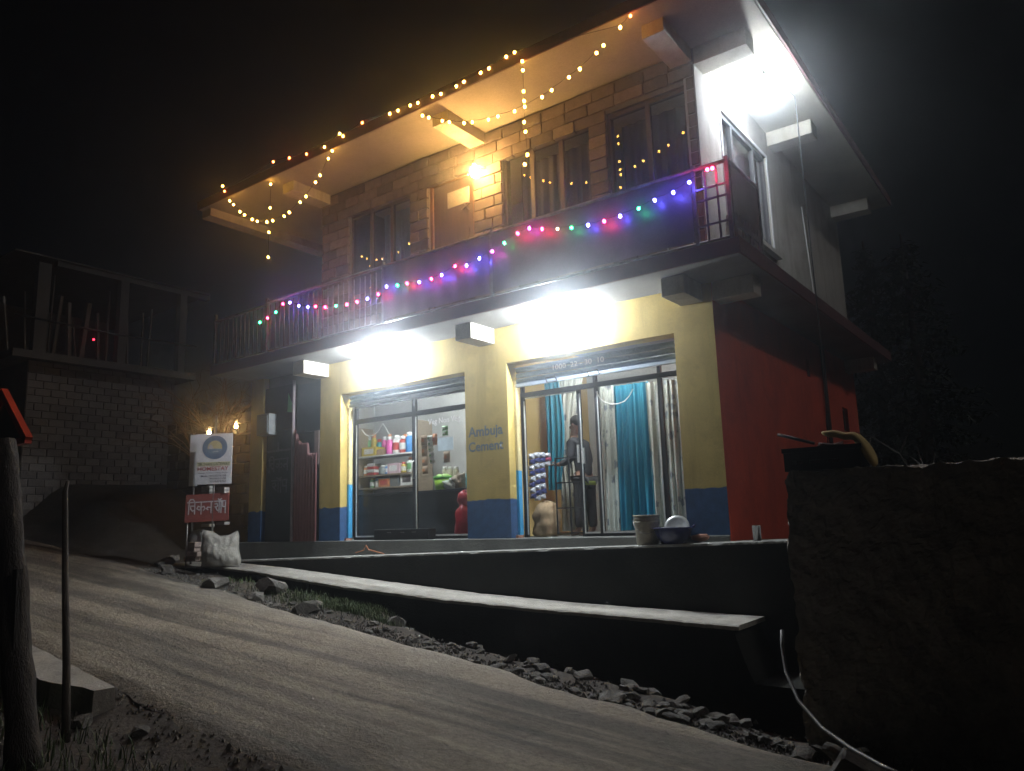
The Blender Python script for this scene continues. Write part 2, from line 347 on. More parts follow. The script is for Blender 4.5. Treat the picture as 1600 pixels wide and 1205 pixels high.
def road_material():
    m = pm('worn_asphalt', (0.18, 0.164, 0.142), (0.105, 0.096, 0.084), scale=0.8, rough=0.8, bump=1.0, stretch=(0.85, 1.15, 1), fine=34)
    t = m.node_tree; b = t.nodes['Principled BSDF']; src = b.inputs['Base Color'].links[0].from_socket
    g = N(t, 'NewGeometry'); mp = N(t, 'Mapping'); mp.inputs['Rotation'].default_value = (0, 0, math.radians(4)); mp.inputs['Scale'].default_value = (0.09, 1.25, 0.1)
    t.links.new(g.outputs['Position'], mp.inputs[0])
    n = N(t, 'TexNoise'); n.inputs['Scale'].default_value = 1.6; n.inputs['Detail'].default_value = 6; n.inputs['Roughness'].default_value = 0.6; t.links.new(mp.outputs[0], n.inputs['Vector'])
    rp = N(t, 'ValToRGB'); rp.color_ramp.elements[0].position = 0.44; rp.color_ramp.elements[1].position = 0.58
    t.links.new(n.outputs[0], rp.inputs[0])
    mx = N(t, 'MixRGB'); mx.inputs[2].default_value = (0.43, 0.375, 0.295, 1)       # dust left by tyres
    mu = N(t, 'Math', operation='MULTIPLY'); mu.inputs[1].default_value = 0.85; t.links.new(rp.outputs[0], mu.inputs[0]); t.links.new(mu.outputs[0], mx.inputs[0]); t.links.new(src, mx.inputs[1])
    n3 = N(t, 'TexNoise'); n3.inputs['Scale'].default_value = 16; n3.inputs['Detail'].default_value = 10; n3.inputs['Roughness'].default_value = 0.75; t.links.new(g.outputs['Position'], n3.inputs['Vector'])
    r3 = N(t, 'ValToRGB'); r3.color_ramp.elements[0].position = 0.36; r3.color_ramp.elements[1].position = 0.56; r3.color_ramp.elements[0].color = (0.4, 0.4, 0.4, 1)
    t.links.new(n3.outputs[0], r3.inputs[0])
    m4 = N(t, 'MixRGB', blend_type='MULTIPLY'); m4.inputs[0].default_value = 0.6; t.links.new(mx.outputs[0], m4.inputs[1]); t.links.new(r3.outputs[0], m4.inputs[2])
    n5 = N(t, 'TexNoise'); n5.inputs['Scale'].default_value = 1.3; n5.inputs['Detail'].default_value = 5; n5.inputs['Roughness'].default_value = 0.7; t.links.new(g.outputs['Position'], n5.inputs['Vector'])
    r5 = N(t, 'ValToRGB'); r5.color_ramp.elements[0].position = 0.40; r5.color_ramp.elements[1].position = 0.52; r5.color_ramp.elements[0].color = (0.55, 0.52, 0.5, 1)
    t.links.new(n5.outputs[0], r5.inputs[0])
    m6 = N(t, 'MixRGB', blend_type='MULTIPLY'); m6.inputs[0].default_value = 0.45; t.links.new(m4.outputs[0], m6.inputs[1]); t.links.new(r5.outputs[0], m6.inputs[2])
    t.links.new(m6.outputs[0], b.inputs['Base Color'])
    bp_ = [n_ for n_ in t.nodes if n_.type == 'BUMP'][0]; bp_.inputs['Distance'].default_value = 0.04
    ad_ = N(t, 'Math', operation='ADD'); t.links.new(bp_.inputs['Height'].links[0].from_socket, ad_.inputs[0]); t.links.new(n3.outputs[0], ad_.inputs[1]); t.links.new(ad_.outputs[0], bp_.inputs['Height'])
    return m
def road_mesh():
    mb = MB()
    S = [-24 + i * 0.2 for i in range(int(24 / 0.2))] + [0.15 * i for i in range(int(22 / 0.15))] + [22 + i * 0.6 for i in range(30)]
    nv_ = 30; v = []
    for s in S:
        a = 2.95 + 0.10 * nz(s * 0.9, 1.3) + 0.07 * nz(s * 3.1, 4.3) + 0.03 * nz(s * 11, 2)
        b = vfar(s) + 0.10 * nz(s * 0.8, 7.7) + 0.07 * nz(s * 2.9, 9.1) + 0.03 * nz(s * 10, 5)
        for j in range(nv_ + 1):
            q = a + (b - a) * j / nv_; x, y = xy(s, q)
            e = min(j, nv_ - j); z = roadz(x, y) + 0.022 * nz(x * 0.7, y * 1.2, 2) + 0.008 * nz(x * 4, y * 4) - (0.05 if e == 0 else 0.0)
            v.append((x, y, z))
    f = [(i * (nv_ + 1) + j, i * (nv_ + 1) + j + 1, (i + 1) * (nv_ + 1) + j + 1, (i + 1) * (nv_ + 1) + j) for i in range(len(S) - 1) for j in range(nv_)]
    f = [q[::-1] for q in f]
    return mb.add(v, f, True)
struct(obj('road', road_mesh(), road_material(), origin=(0, 0, 0)))

# footpath on its low retaining wall, following the slope
PX = [-14.0, -12.4, -11.1, -8.8, -6.9, -5.34, -4.2, -2.95]
PZ = [-0.345, -0.36, -0.43, -0.60, -0.73, -0.80, -0.83, -0.86]
PO = [-1.35, -1.10, -1.14, -1.30, -1.22, -1.16, -1.17, -1.24]
PI = [-0.46] * 8
def lerp(x, xs, ys): return float(np.interp(x, xs, ys))
def ribbon(n, x0, x1, prof):
    """long piece of masonry: prof(x) gives its cross section"""
    v = []; f = []
    for i in range(n + 1): v += prof(x0 + (x1 - x0) * i / n)
    m_ = len(v) // (n + 1)
    for i in range(n):
        a = i * m_; b = a + m_
        for k in range(m_): f.append((a + k, b + k, b + (k + 1) % m_, a + (k + 1) % m_)[::-1])
    f.append(tuple(range(m_))); f.append(tuple(n * m_ + k for k in range(m_ - 1, -1, -1)))
    return MB().add(v, f)
def po(x): return lerp(x, PX, PO) + 0.02 * nz(x * 3, 1) + 0.016 * nz(x * 14, 6) + 0.03 * max(0, nz(x * 6, 11) - 0.25)
def path_prof(x):
    z = lerp(x, PX, PZ) + 0.006 * nz(x * 5, 2); o = po(x)
    return [(x, -0.44, z), (x, o + 0.02, z + 0.004 * nz(x * 9, 4)), (x, o, z - 0.012 - 0.02 * max(0, nz(x * 5, 13))), (x, o + 0.004, z - 0.05), (x, -0.44, z - 0.05)]
def pathwall_prof(x):
    z = lerp(x, PX, PZ) - 0.052 - 0.5 * smooth(x, -3.02, -2.85); o = po(x) + 0.02
    return [(x, -0.445, z), (x, o, z), (x, o + 0.03 * nz(x * 2, 8), z - 0.25), (x, o - 0.01, -2.2), (x, -0.445, -2.2)]
struct(obj('footpath', ribbon(420, -14.0, -2.95, path_prof), PATHM, origin=(-8, -0.8, -0.6)))
SHADED_CONC = pm('shade_darkened_concrete', (0.045, 0.045, 0.041), (0.022, 0.023, 0.021), scale=1.6, rough=0.95, bump=0.8, spec=0.1)  # shade of the unlit wall faces is put into this dark colour
tag(obj('path_wall', ribbon(140, -13.98, -1.7, pathwall_prof), SHADED_CONC, origin=(-8, -0.8, -1.2)), 'low dark retaining wall under the pale footpath', 'wall')

# raised verandah ledge in front of the plinth
def ledgez(x): return -0.335 + 0.0261 * (x + 13.46)
def ledge_prof(x):
    z = ledgez(x); o = -0.42 + 0.012 * nz(x * 6, 3) + 0.012 * nz(x * 17, 2); c = 0.03 * max(0, nz(x * 4.2, 9)) + 0.006
    return [(x, 0.3, z), (x, o + 0.02, z + 0.003 * nz(x * 8, 1)), (x, o + c * 0.3, z - c), (x, o, z - 0.03), (x, 0.3, z - 0.03)]
def ledgewall_prof(x):
    z = ledgez(x) - 0.032; return [(x, 0.3, z), (x, -0.41, z), (x, -0.412 + 0.012 * nz(x * 2, 5), z - 0.2), (x, -0.43, -2.2), (x, 0.3, -2.2)]
tag(obj('verandah_wall', ribbon(100, -13.58, -1.52, ledgewall_prof), SHADED_CONC, origin=(-8, -0.2, -1.0)), 'dark wall under the verandah ledge behind the footpath', 'wall')
struct(obj('verandah_ledge', ribbon(420, -13.6, -1.5, ledge_prof), pm('ledge_concrete', (0.36, 0.35, 0.32), (0.25, 0.24, 0.225), scale=1.8, rough=0.9, bump=0.6), origin=(-8, -0.2, -0.3)))

# ================================================================== HOUSE
H = thing('house', 'two-storey roadside house with yellow and blue shopfronts, balcony and flat overhanging roof', 'house', (-7.5, 3.5, -0.3))
XL, XR = -10.85, -3.43
ZS0, ZS1 = 3.12, 3.29      # balcony slab
ZR0, ZR1 = 6.36, 6.50      # roof slab
S1 = (-10.31, -7.47, 0.0, 2.535); S2 = (-6.66, -3.97, 0.0, 2.555)
obj('front_wall', MB().wall('x', XL, XR, -0.0, ZS0 - 0.003, 0.0, 0.25, [S1, S2]), YEL, H)
obj('plinth', MB().box(-13.3, XR - 0.003, -0.02, 7.4, -1.6, -0.003), pm('plinth_render', (0.2, 0.2, 0.185), (0.12, 0.12, 0.112), scale=2.0, rough=0.92, bump=0.5), H, bevel=0.012)
# side wall, painted red, with openings
RW = [(6.15, 6.55, 1.7, 2.15), (4.0, 4.18, 2.45, 2.75)]
sw = obj('side_wall', MB().wall('y', 0.253, 7.4, -1.3, ZS0 - 0.003, XR - 0.22, XR, RW), RED, H)
obj('front_corner', MB().box(XR - 0.003, XR + 0.002, 0.001, 0.252, -0.3, ZS0 - 0.004), RED, H)
for (a, b, c, d) in RW:
    f = obj('window_frame', MB().wall('y', a + 0.004, b - 0.004, c + 0.004, d - 0.004, XR - 0.12, XR - 0.06, [(a + 0.04, b - 0.04, c + 0.04, d - 0.04)]), WOODD, H)
    obj('pane', MB().box(XR - 0.095, XR - 0.09, a + 0.04, b - 0.04, c + 0.04, d - 0.04), BLACK, f)
obj('drain_pipe', MB().tube([(XR + 0.05, 4.9, 3.1), (XR + 0.05, 4.9, 0.2)], 0.035, 8), pm('pvc_pipe_dark', (0.05, 0.03, 0.03), scale=5), H)
# rooms behind the shopfronts
INW = pm('shop_inner_plaster', (0.46, 0.45, 0.43), (0.36, 0.35, 0.33), scale=2, bump=0.2)
obj('inner_wall', MB().wall('x', -13.2, XR - 0.23, 0.0, ZS0 - 0.004, 2.9, 3.1), INW, H)
obj('inner_wall', MB().box(-7.12, -7.0, 0.253, 2.897, 0.0, ZS0 - 0.005), YEL_IN, H)
obj('inner_wall', MB().box(-12.62, -12.5, 0.12, 2.897, 0.0, ZS0 - 0.005), INW, H)
obj('inner_wall', MB().box(-12.497, XL - 0.0, 0.254, 0.36, 0.0, ZS0 - 0.005), INW, H)
# third bay pillar at the left end
obj('pillar', MB().box(-12.91, -12.52, 0.0, 0.24, -0.0, ZS0 - 0.004), YEL, H)
obj('bay_back_wall', MB().box(-12.497, XL - 0.003, 0.1, 0.24, 0.0, ZS0 - 0.006), CONC_D, H)
# slabs
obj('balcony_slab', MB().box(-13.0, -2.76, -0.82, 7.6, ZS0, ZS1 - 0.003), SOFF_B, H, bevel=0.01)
obj('slab_fascia', MB().box(-13.02, -2.735, -0.845, -0.822, ZS0 + 0.004, ZS1 + 0.02).box(-2.757, -2.735, -0.8215, 7.6, ZS0 + 0.004, ZS1 + 0.02), MAROON, H)
for x in (-10.93, -7.17, -3.85):
    obj('beam', MB().box(x, x + 0.30, -0.56, -0.002, 2.885, ZS0 - 0.002), SOFF, H, bevel=0.006)
for y in (0.0, 6.7):
    obj('beam', MB().box(XR + 0.004, -2.9, y, y + 0.28, 2.885, ZS0 - 0.002), SOFF, H, bevel=0.006)
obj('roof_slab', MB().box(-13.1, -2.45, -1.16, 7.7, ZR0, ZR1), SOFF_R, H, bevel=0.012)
obj('roof_edge', MB().box(-13.13, -2.42, -1.185, -1.163, ZR0 + 0.004, ZR1 + 0.03).box(-2.447, -2.42, -1.1625, 7.7, ZR0 + 0.004, ZR1 + 0.03), MAROON, H)
for x, yy in ((-10.93, -0.85), (-7.25, -0.9), (-3.75, -0.85)):
    obj('beam', MB().box(x, x + 0.30, yy, -0.004, 6.17, ZR0 - 0.002), SOFF, H, bevel=0.006)
for y in (-0.0, 2.95, 6.9):
    obj('beam', MB().box(XR + 0.004, -2.72, y, y + 0.32, 6.12, ZR0 - 0.002), SOFF, H, bevel=0.006)
obj('beam', MB().box(-13.08, -12.8, -1.1, 7.5, 6.2, ZR0 - 0.003), SOFF, H)

# ---- upper storey: masonry blocks on the front, cream plaster on the side
UO = [(-10.13, -8.6, 4.25, 5.82), (-8.19, -7.21, ZS1, 5.84), (-6.64, -5.07, ZS1 + 0.5, 5.86), (-4.78, -3.56, ZS1 + 0.5, 5.90)]
uw = obj('upper_front_wall', MB().wall('x', XL, XR - 0.16, ZS1, ZR0 - 0.003, 0.03, 0.24, [(a, b, c, d) for a, b, c, d in UO]), MORTAR, H)
ch = 0.178; z = ZS1 + 0.004; row = 0
while z < ZR0 - 0.05:
    h = min(ch, ZR0 - 0.006 - z)
    ivs = [(XL - 0.002, XR - 0.012)]
    for (a, b, c, d) in UO:
        if c < z + h * 0.55 and d > z + h * 0.45:
            ivs = [p for (l, r) in ivs for p in ((l, min(r, a)), (max(l, b), r)) if p[1] - p[0] > 0.06]
    for (l, r) in ivs:
        x = l; first = True
        while x < r - 0.03:
            L = random.uniform(0.34, 0.46)
            if first and row % 2: L *= 0.5
            first = False
            if r - (x + L) < 0.12: L = r - x
            py = random.uniform(-0.012, 0.006)
            inst('masonry_block', UB, (x + L / 2, 0.03 + py, z + h / 2), uw, (L - 0.014, 0.075, h - 0.014), (0, random.uniform(-0.01, 0.01), random.uniform(-0.012, 0.012)))
            x += L
    z += ch; row += 1
us = obj('upper_side_wall', MB().wall('y', 0.002, 7.4, ZS1, ZR0 - 0.003, XR - 0.16 + 0.003, XR, [(0.85, 2.8, 4.3, 5.86)]), CREAM, H)
obj('upper_back_wall', MB().box(-10.8, XR - 0.17, 2.6, 2.7, ZS1, ZR0 - 0.003), INW, H)
obj('upper_left_wall', MB().box(XL, XL + 0.15, 0.243, 2.598, ZS1, ZR0 - 0.003), MORTAR, H)
CURT_B = pm('pale_blue_curtain', (0.36, 0.5, 0.56), (0.27, 0.4, 0.46), scale=3, rough=0.9)
def curtain_mb(x0, x1, z0, z1, y, amp=0.04, waves=6, n=60, gather=0.0, yv=0.0):
    def fn(u, v):
        z_ = z1 + (z0 - z1) * v; k = 1 - gather * math.sin(math.pi * min(1, v * 1.1))
        x_ = x0 + (x1 - x0) * u * k
        a = amp * (0.55 + 0.6 * v)
        return (x_, y + yv * v + a * math.sin(2 * math.pi * waves * u + 0.8 * math.sin(5 * u) + 0.5 * math.sin(3 * v)) + 0.3 * a * math.sin(2 * math.pi * waves * 2.3 * u + 2 * v), z_)
    return MB().grid(fn, n, 14)
def window(parent, a, b, c, d, nmul, y0=0.08, glass=GLASS_UP, fm=WOODD, t=0.055):
    xs = [a + (b - a) * k / nmul for k in range(nmul + 1)]
    holes = [(xs[k] + t * 0.6, xs[k + 1] - t * 0.6, c + t, d - t) for k in range(nmul)]
    f = obj('window', MB().wall('x', a + 0.003, b - 0.003, c + 0.003, d - 0.003, y0, y0 + 0.06, holes), fm, parent)
    for hh in holes: obj('pane', MB().box(hh[0], hh[1], y0 + 0.026, y0 + 0.031, hh[2], hh[3]), glass, f)
    return f
w1 = window(H, *UO[0], 3)
obj('curtain', curtain_mb(-9.55, -8.7, 4.3, 5.75, 0.33, 0.03, 7), CURT_B, w1)
window(H, *UO[2], 3); window(H, *UO[3], 2)
obj('panel', MB().box(-6.64, -5.07, 0.05, 0.12, ZS1, ZS1 + 0.498), WOODD, H)
obj('panel', MB().box(-4.78, -3.56, 0.05, 0.12, ZS1, ZS1 + 0.498), WOODD, H)
obj('curtain', curtain_mb(-6.5, -5.2, 3.85, 5.75, 0.33, 0.03, 8), pm('dark_curtain', (0.12, 0.09, 0.08), (0.08, 0.06, 0.055), scale=4), H)
obj('curtain', curtain_mb(-4.7, -3.62, 3.85, 5.8, 0.33, 0.03, 6), pm('dark_curtain_plum', (0.1, 0.08, 0.085), (0.07, 0.055, 0.06), scale=4), H)
# balcony door: frame, leaf, pale upper panel, brace
dr = obj('door', MB().box(-8.13, -7.27, 0.09, 0.13, ZS1 + 0.01, 5.78), WOODD, H)
obj('door_frame', MB().wall('x', -8.187, -7.213, ZS1 + 0.004, 5.838, 0.055, 0.15, [(-8.13, -7.27, ZS1, 5.78)]), pm('door_frame_wood', (0.22, 0.11, 0.055), (0.15, 0.075, 0.04), scale=4, rough=0.5), dr)
obj('door_panel', MB().box(-7.82, -7.36, 0.075, 0.089, 5.33, 5.60), pm('pale_notice', (0.42, 0.40, 0.36), scale=3), dr)
obj('door_panel', MB().box(-8.0, -7.75, 0.078, 0.089, 3.6, 4.6).box(-7.62, -7.38, 0.078, 0.089, 3.6, 4.9), WOODD, dr)
obj('door_handle', MB().bar((-7.5, 0.05, 5.22), (-7.33, 0.05, 5.30), 0.018, 0.02).bar((-7.45, 0.05, 5.32), (-7.34, 0.05, 5.18), 0.018, 0.02), STEEL, dr)
# side window with grey frame and figured curtain
def side_window():
    Y0, Y1, Z0, Z1 = 0.85, 2.8, 4.3, 5.86; t = 0.06
    ys = [Y0, Y0 + 0.5, Y1 - 0.5, Y1]
    holes = [(ys[k] + t * 0.6, ys[k + 1] - t * 0.6, Z0 + t, Z1 - t) for k in range(3)]
    f = obj('window', MB().wall('y', Y0 + 0.003, Y1 - 0.003, Z0 + 0.003, Z1 - 0.003, XR - 0.10, XR - 0.03, holes), pm('grey_window_frame', (0.10, 0.10, 0.11), scale=4, rough=0.5), H)
    for hh in holes: obj('pane', MB().box(XR - 0.068, XR - 0.063, hh[0], hh[1], hh[2], hh[3]), GLASS_UP, f)
    cm = curtain_mb(0, 1, 4.3, 5.8, 0, 0.025, 7)
    cm.v = [(XR - 0.2 + q[1], 0.95 + q[0] * 1.75, q[2]) for q in cm.v]
    obj('curtain', cm, pm('grey_pink_curtain', (0.4, 0.33, 0.33), (0.2, 0.17, 0.18), scale=5, rough=0.9), f)
    obj('trim', MB().wall('y', Y0 - 0.05, Y1 + 0.05, Z0 - 0.05, Z1 + 0.05, XR + 0.001, XR + 0.015, [(Y0, Y1, Z0, Z1)]), WHITE, f)
    obj('sill', MB().box(XR + 0.002, XR + 0.09, Y0 - 0.1, Y1 + 0.12, Z0 - 0.13, Z0 - 0.06), CREAM, f)
side_window()
obj('conduit', MB().tube([(XR + 0.03, 4.6, 5.6), (XR + 0.03, 4.75, 4.6), (XR + 0.03, 4.95, 3.4)], 0.012, 6), WHITE, H)

# ---- balcony railing
RY, RZ0, RZ1 = -0.79, ZS1 + 0.06, 4.27
rl = obj('railing', MB().tube([(-13.0, RY, RZ1 - 0.09), (-11.4, RY, RZ1 - 0.06), (-11.35, RY, RZ1 - 0.02), (-2.83, RY, RZ1)], 0.026, 8)
         .tube([(-12.98, RY, RZ0), (-2.83, RY, RZ0)], 0.018, 6)
         .tube([(-2.81, RY + 0.02, RZ1 - 0.01), (-2.81, 0.15, RZ1 - 0.02)], 0.026, 8), STEEL, H)
bal = MB().tube([(0, 0, 0), (0, 0, 0.84)], 0.0085, 6); bo = obj('baluster', bal, STEEL, rl, origin=(0, 0, 0))
nb = 0; x = -12.94
while x < -8.45:
    if nb == 0: o = bo; o.location = Vector((x, RY, RZ0)) - WLOC[rl.name]
    else: o = inst('baluster', bo.data, (x, RY, RZ0), rl)
    if (nb % 9) == 4: o.rotation_euler = (0, random.uniform(-0.03, 0.03), 0)
    nb += 1; x += 0.128
for x in (-12.98, -11.38, -8.42, -6.27, -3.24, -2.83):
    obj('post', MB().box(x - 0.022, x + 0.022, RY - 0.022, RY + 0.022, ZS1, RZ1 + 0.05), STEEL, rl)
for a, b in ((-8.395, -6.295), (-6.245, -3.265)):
    def fn(u, v, a=a, b=b): return (a + (b - a) * u, RY - 0.03 + 0.008 * math.sin(u * 41) + 0.01 * nz(u * 6, v * 4, a), RZ0 + 0.03 + (RZ1 - RZ0 - 0.07) * v)
    obj('sheet_panel', MB().grid(fn, 80, 6), PANEL, rl)
g = MB()
for x in (-3.1, -2.96): g.bar((x, RY, RZ0), (x, RY, RZ1), 0.022, 0.022)
for z in (3.55, 3.86, 4.0): g.bar((-3.22, RY - 0.001, z), (-2.85, RY - 0.001, z), 0.02, 0.022)
obj('grid_bars', g, STEEL, rl)
GREYB = pm('grey_side_board', (0.19, 0.17, 0.175), (0.13, 0.115, 0.12), scale=3, rough=0.6)
sb = [(-0.68 + k * 0.27, -0.68 + k * 0.27 + 0.2, 3.40, 3.50) for k in range(3)] + [(-0.70 + k * 0.10, -0.70 + k * 0.10 + 0.04, 3.57, 3.66) for k in range(8)]
obj('side_board', MB().wall('y', RY + 0.03, 0.14, RZ0 - 0.03, RZ1 - 0.05, -2.82, -2.80, sb), GREYB, rl)
obj('post', MB().box(-2.835, -2.79, 0.142, 0.19, ZS1, RZ1 + 0.04), STEEL, rl)

# ---- shop fronts
def vbar(mb, x, z0, z1, w_=0.05, y=0.3, d=0.05): return mb.box(x - w_ / 2, x + w_ / 2, y, y + d, z0, z1)
SF1 = MB()
for x, w_ in ((-10.26, 0.06), (-8.84, 0.085), (-7.5, 0.06)): vbar(SF1, x, 0.0, 2.30, w_)
SF1.box(-10.229, -8.8835, 0.301, 0.349, 2.02, 2.10).box(-8.7965, -7.531, 0.301, 0.349, 2.02, 2.10).box(-10.229, -8.8835, 0.301, 0.349, 0.0, 0.06).box(-8.7965, -7.531, 0.301, 0.349, 0.0, 0.06)
SF1.box(-10.29, -7.47, 0.2995, 0.3505, 2.302, 2.36)
sf1 = obj('shopfront', SF1, ALU, H)
for a, b, c, d in ((-10.228, -8.884, 0.061, 2.019), (-8.796, -7.532, 0.061, 2.019), (-10.228, -8.884, 2.101, 2.3), (-8.796, -7.532, 2.101, 2.3)):
    obj('pane', MB().box(a, b, 0.322, 0.327, c, d), GLASS, sf1)
obj('edge_strip', MB().box(-10.236, -10.215, 0.290, 0.2985, 0.05, 2.0).box(-8.80, -8.775, 0.290, 0.2985, 0.05, 2.0).box(-10.21, -7.54, 0.290, 0.2985, 0.045, 0.07), ALU_W, sf1)
obj('door_handle', MB().tube([(-8.84, 0.29, 0.98), (-8.84, 0.25, 1.0), (-8.84, 0.25, 1.25), (-8.84, 0.29, 1.27)], 0.012, 6), ALU_W, sf1)
text('lettering', 'Veg Non Veg', WHITE, sf1, (at(669, 666, Y=0.318).x, 0.318, at(669, 667, Y=0.318).z), (1, 0, 0.015), (0, 0, 1), width=at(719, 660, Y=0.318).x - at(669, 660, Y=0.318).x, height=0.12, bold=0.014)
SF2 = MB()
for x, w_ in ((-6.61, 0.06), (-5.63, 0.05), (-5.34, 0.05), (-4.36, 0.055), (-4.0, 0.05)): vbar(SF2, x, 0.0, 2.06, w_)
SF2.box(-6.64, -3.972, 0.2995, 0.3505, 2.062, 2.13).box(-6.64, -3.972, 0.2995, 0.3505, 2.262, 2.32)
for x in (-6.61, -5.35, -4.36): vbar(SF2, x, 2.131, 2.261, 0.05)
SF2.box(-5.604, -5.366, 0.301, 0.349, 0.0, 0.05).box(-5.314, -4.388, 0.301, 0.349, 0.0, 0.05).box(-4.331, -4.026, 0.301, 0.349, 0.0, 0.05)
sf2 = obj('shopfront', SF2, ALU, H)
for a, b, c, d in ((-5.604, -5.366, 0.051, 2.06), (-5.314, -4.388, 0.051, 2.06), (-4.331, -4.026, 0.051, 2.06), (-5.32, -4.39, 2.131, 2.261), (-4.33, -3.975, 2.131, 2.261), (-6.58, -5.38, 2.131, 2.261)):
    obj('pane', MB().box(a, b, 0.322, 0.327, c, d), GLASS, sf2)
e2 = MB()
for x in (-5.60, -5.31, -4.40): e2.box(x - 0.01, x + 0.01, 0.290, 0.2985, 0.04, 2.0)
e2.box(-5.585, -5.37, 0.290, 0.2985, 0.04, 0.062).box(-5.295, -4.415, 0.290, 0.2985, 0.04, 0.062).box(-6.58, -6.56, 0.290, 0.2985, 0.04, 2.0).box(-6.55, -5.66, 0.2905, 0.2985, 2.03, 2.05)
obj('edge_strip', e2, ALU_W, sf2)
obj('door_handle', MB().box(-5.65, -5.625, 0.24, 0.27, 1.02, 1.27).box(-5.56, -5.535, 0.24, 0.27, 1.0, 1.22), ALU_W, sf2)
g = MB()
for x in (-6.1, -5.87, -5.67): g.bar((x, 0.36, 0.03), (x, 0.36, 1.12), 0.018, 0.018)
for z in (0.05, 0.4, 0.76, 1.11): g.bar((-6.1, 0.361, z), (-5.67, 0.361, z), 0.016, 0.018)
obj('grille_gate', g, ALU, sf2)
def shutter(a, b, z0, z1, rows):
    s = obj('roller_shutter', MB().box(a + 0.003, b - 0.003, 0.17, 0.245, z1 - 0.002, z1 + 0.0), SHUT, H)
    h = (z1 - z0) / rows
    for k in range(rows):
        zz = z0 + k * h
        v = [(a + 0.045, 0.19, zz + 0.004), (b - 0.045, 0.19, zz + 0.004), (b - 0.045, 0.165, zz + h * 0.35), (a + 0.045, 0.165, zz + h * 0.35), (b - 0.045, 0.165, zz + h * 0.75), (a + 0.045, 0.165, zz + h * 0.75), (b - 0.045, 0.19, zz + h), (a + 0.045, 0.19, zz + h)]
        obj('slat', MB().add(v, [(0, 1, 2, 3), (3, 2, 4, 5), (5, 4, 6, 7)]), SHUT, s)
    obj('bottom_rail', MB().box(a + 0.04, b - 0.04, 0.155, 0.2, z0 - 0.05, z0), pm('shutter_rail_steel', (0.42, 0.48, 0.56), (0.3, 0.36, 0.45), scale=4, rough=0.45, metal=0.2), s, bevel=0.006)
    return s
sh1 = shutter(S1[0], S1[1], 2.36, 2.50, 2)
sh2 = shutter(S2[0], S2[1], 2.25, 2.50, 3)
for x in (-6.05, -5.35):
    obj('hook', MB().tube([(x, 0.16, 2.2), (x, 0.12, 2.26), (x + 0.16, 0.12, 2.27), (x + 0.17, 0.16, 2.21)], 0.008, 5), BLACK, sh2)
text('lettering', '1000  22 - 30  10', WHITE, sh2, (at(864, 583, Y=0.15).x, 0.15, 2.37), (1, 0, 0.0), (0, 0, 1), width=at(944, 570, Y=0.15).x - at(864, 583, Y=0.15).x, height=0.075, bold=0.012)
for a, b in ((S1[0], S1[1]), (S2[0], S2[1])):
    for x in (a + 0.005, b - 0.045):
        obj('guide_rail', MB().box(x, x + 0.04, 0.155, 0.24, 0.04, 2.30), GUIDE, H)
    obj('foot_brick', MB().box(a + 0.006, a + 0.05, 0.1, 0.22, 0.0, 0.038), pm('pink_brick', (0.5, 0.25, 0.18), scale=9, bump=0.4), H)
LET = pm('faded_blue_lettering', (0.12, 0.17, 0.2), (0.22, 0.24, 0.22), scale=10, rough=0.9)
text('lettering', 'Ambuja', LET, H, (-7.42, -0.0012, 1.46), (1, 0, 0), (0, 0, 1), width=0.66, height=0.205, bold=0.026)
text('lettering', 'Cement', LET, H, (-7.42, -0.0012, 1.285), (1, 0, 0), (0, 0, 1), width=0.66, height=0.15, bold=0.026)

# ---- third bay: chalked black door, corrugated sheet, meter box
DEV_CHIKAN = [  # hand lettered syllables, unit box
    [(0.0, .78), (1.0, .80)],
    [(.03, .0), (.04, .78)], [(.03, .80), (.07, .97), (.14, .98), (.19, .80)], [(.075, .55), (.19, .55)], [(.08, .55), (.085, .36), (.13, .22), (.19, .27)], [(.19, .80), (.19, .02)],
    [(.36, .78), (.36, .0)], [(.36, .45), (.28, .52), (.25, .36), (.31, .27), (.36, .42)], [(.36, .45), (.43, .50), (.46, .36), (.42, .24)],
    [(.62, .78), (.62, .05)], [(.62, .42), (.53, .44), (.50, .34), (.54, .27)]]
DEV_SHOP = [
    [(.70, .80), (1.0, .82)], [(.72, .62), (.77, .66), (.79, .5), (.74, .40), (.79, .18)], [(.72, .45), (.76, .34)], [(.83, .80), (.83, .08)], [(.88, .80), (.88, .05)], [(.80, .96), (.84, .88), (.89, .97)],
    [(.92, .78), (.92, .45), (.99, .42)], [(.99, .80), (.99, .02)]]
bd = obj('chalked_door', MB().box(-12.43, -11.62, 0.03, 0.07, 0.0, 2.05), pm('black_door_paint', (0.035, 0.042, 0.052), (0.025, 0.03, 0.037), scale=3, rough=0.7, bump=0.2), H)
CHALK = pm('chalk', (0.19, 0.2, 0.22), (0.08, 0.085, 0.095), scale=14, rough=1)
sc1 = [[((a) / 0.66, b) for a, b in p] for p in DEV_CHIKAN]; sc1[0] = [(0, .78), (1, .8)]
strokes('lettering', sc1, CHALK, bd, (-12.36, 0.026, 1.28), (1, 0, 0), (0, 0, 1), 0.6, 0.30, 0.03)
strokes('lettering', [[((a - .68) / 0.33, b) for a, b in p] for p in DEV_SHOP], CHALK, bd, (-12.28, 0.026, 0.88), (1, 0, 0), (0, 0, 1), 0.5, 0.30, 0.03)
obj('door_rail', MB().box(-12.42, -11.63, 0.024, 0.0295, 1.66, 1.70).box(-12.1, -12.06, 0.024, 0.0295, 1.70, 1.84), CHALK, bd)
obj('post', MB().tube([(-11.58, -0.02, 0.0), (-11.58, -0.02, 2.95)], 0.028, 8), pm('greyed_pink_post', (0.3, 0.24, 0.25), scale=6), H)
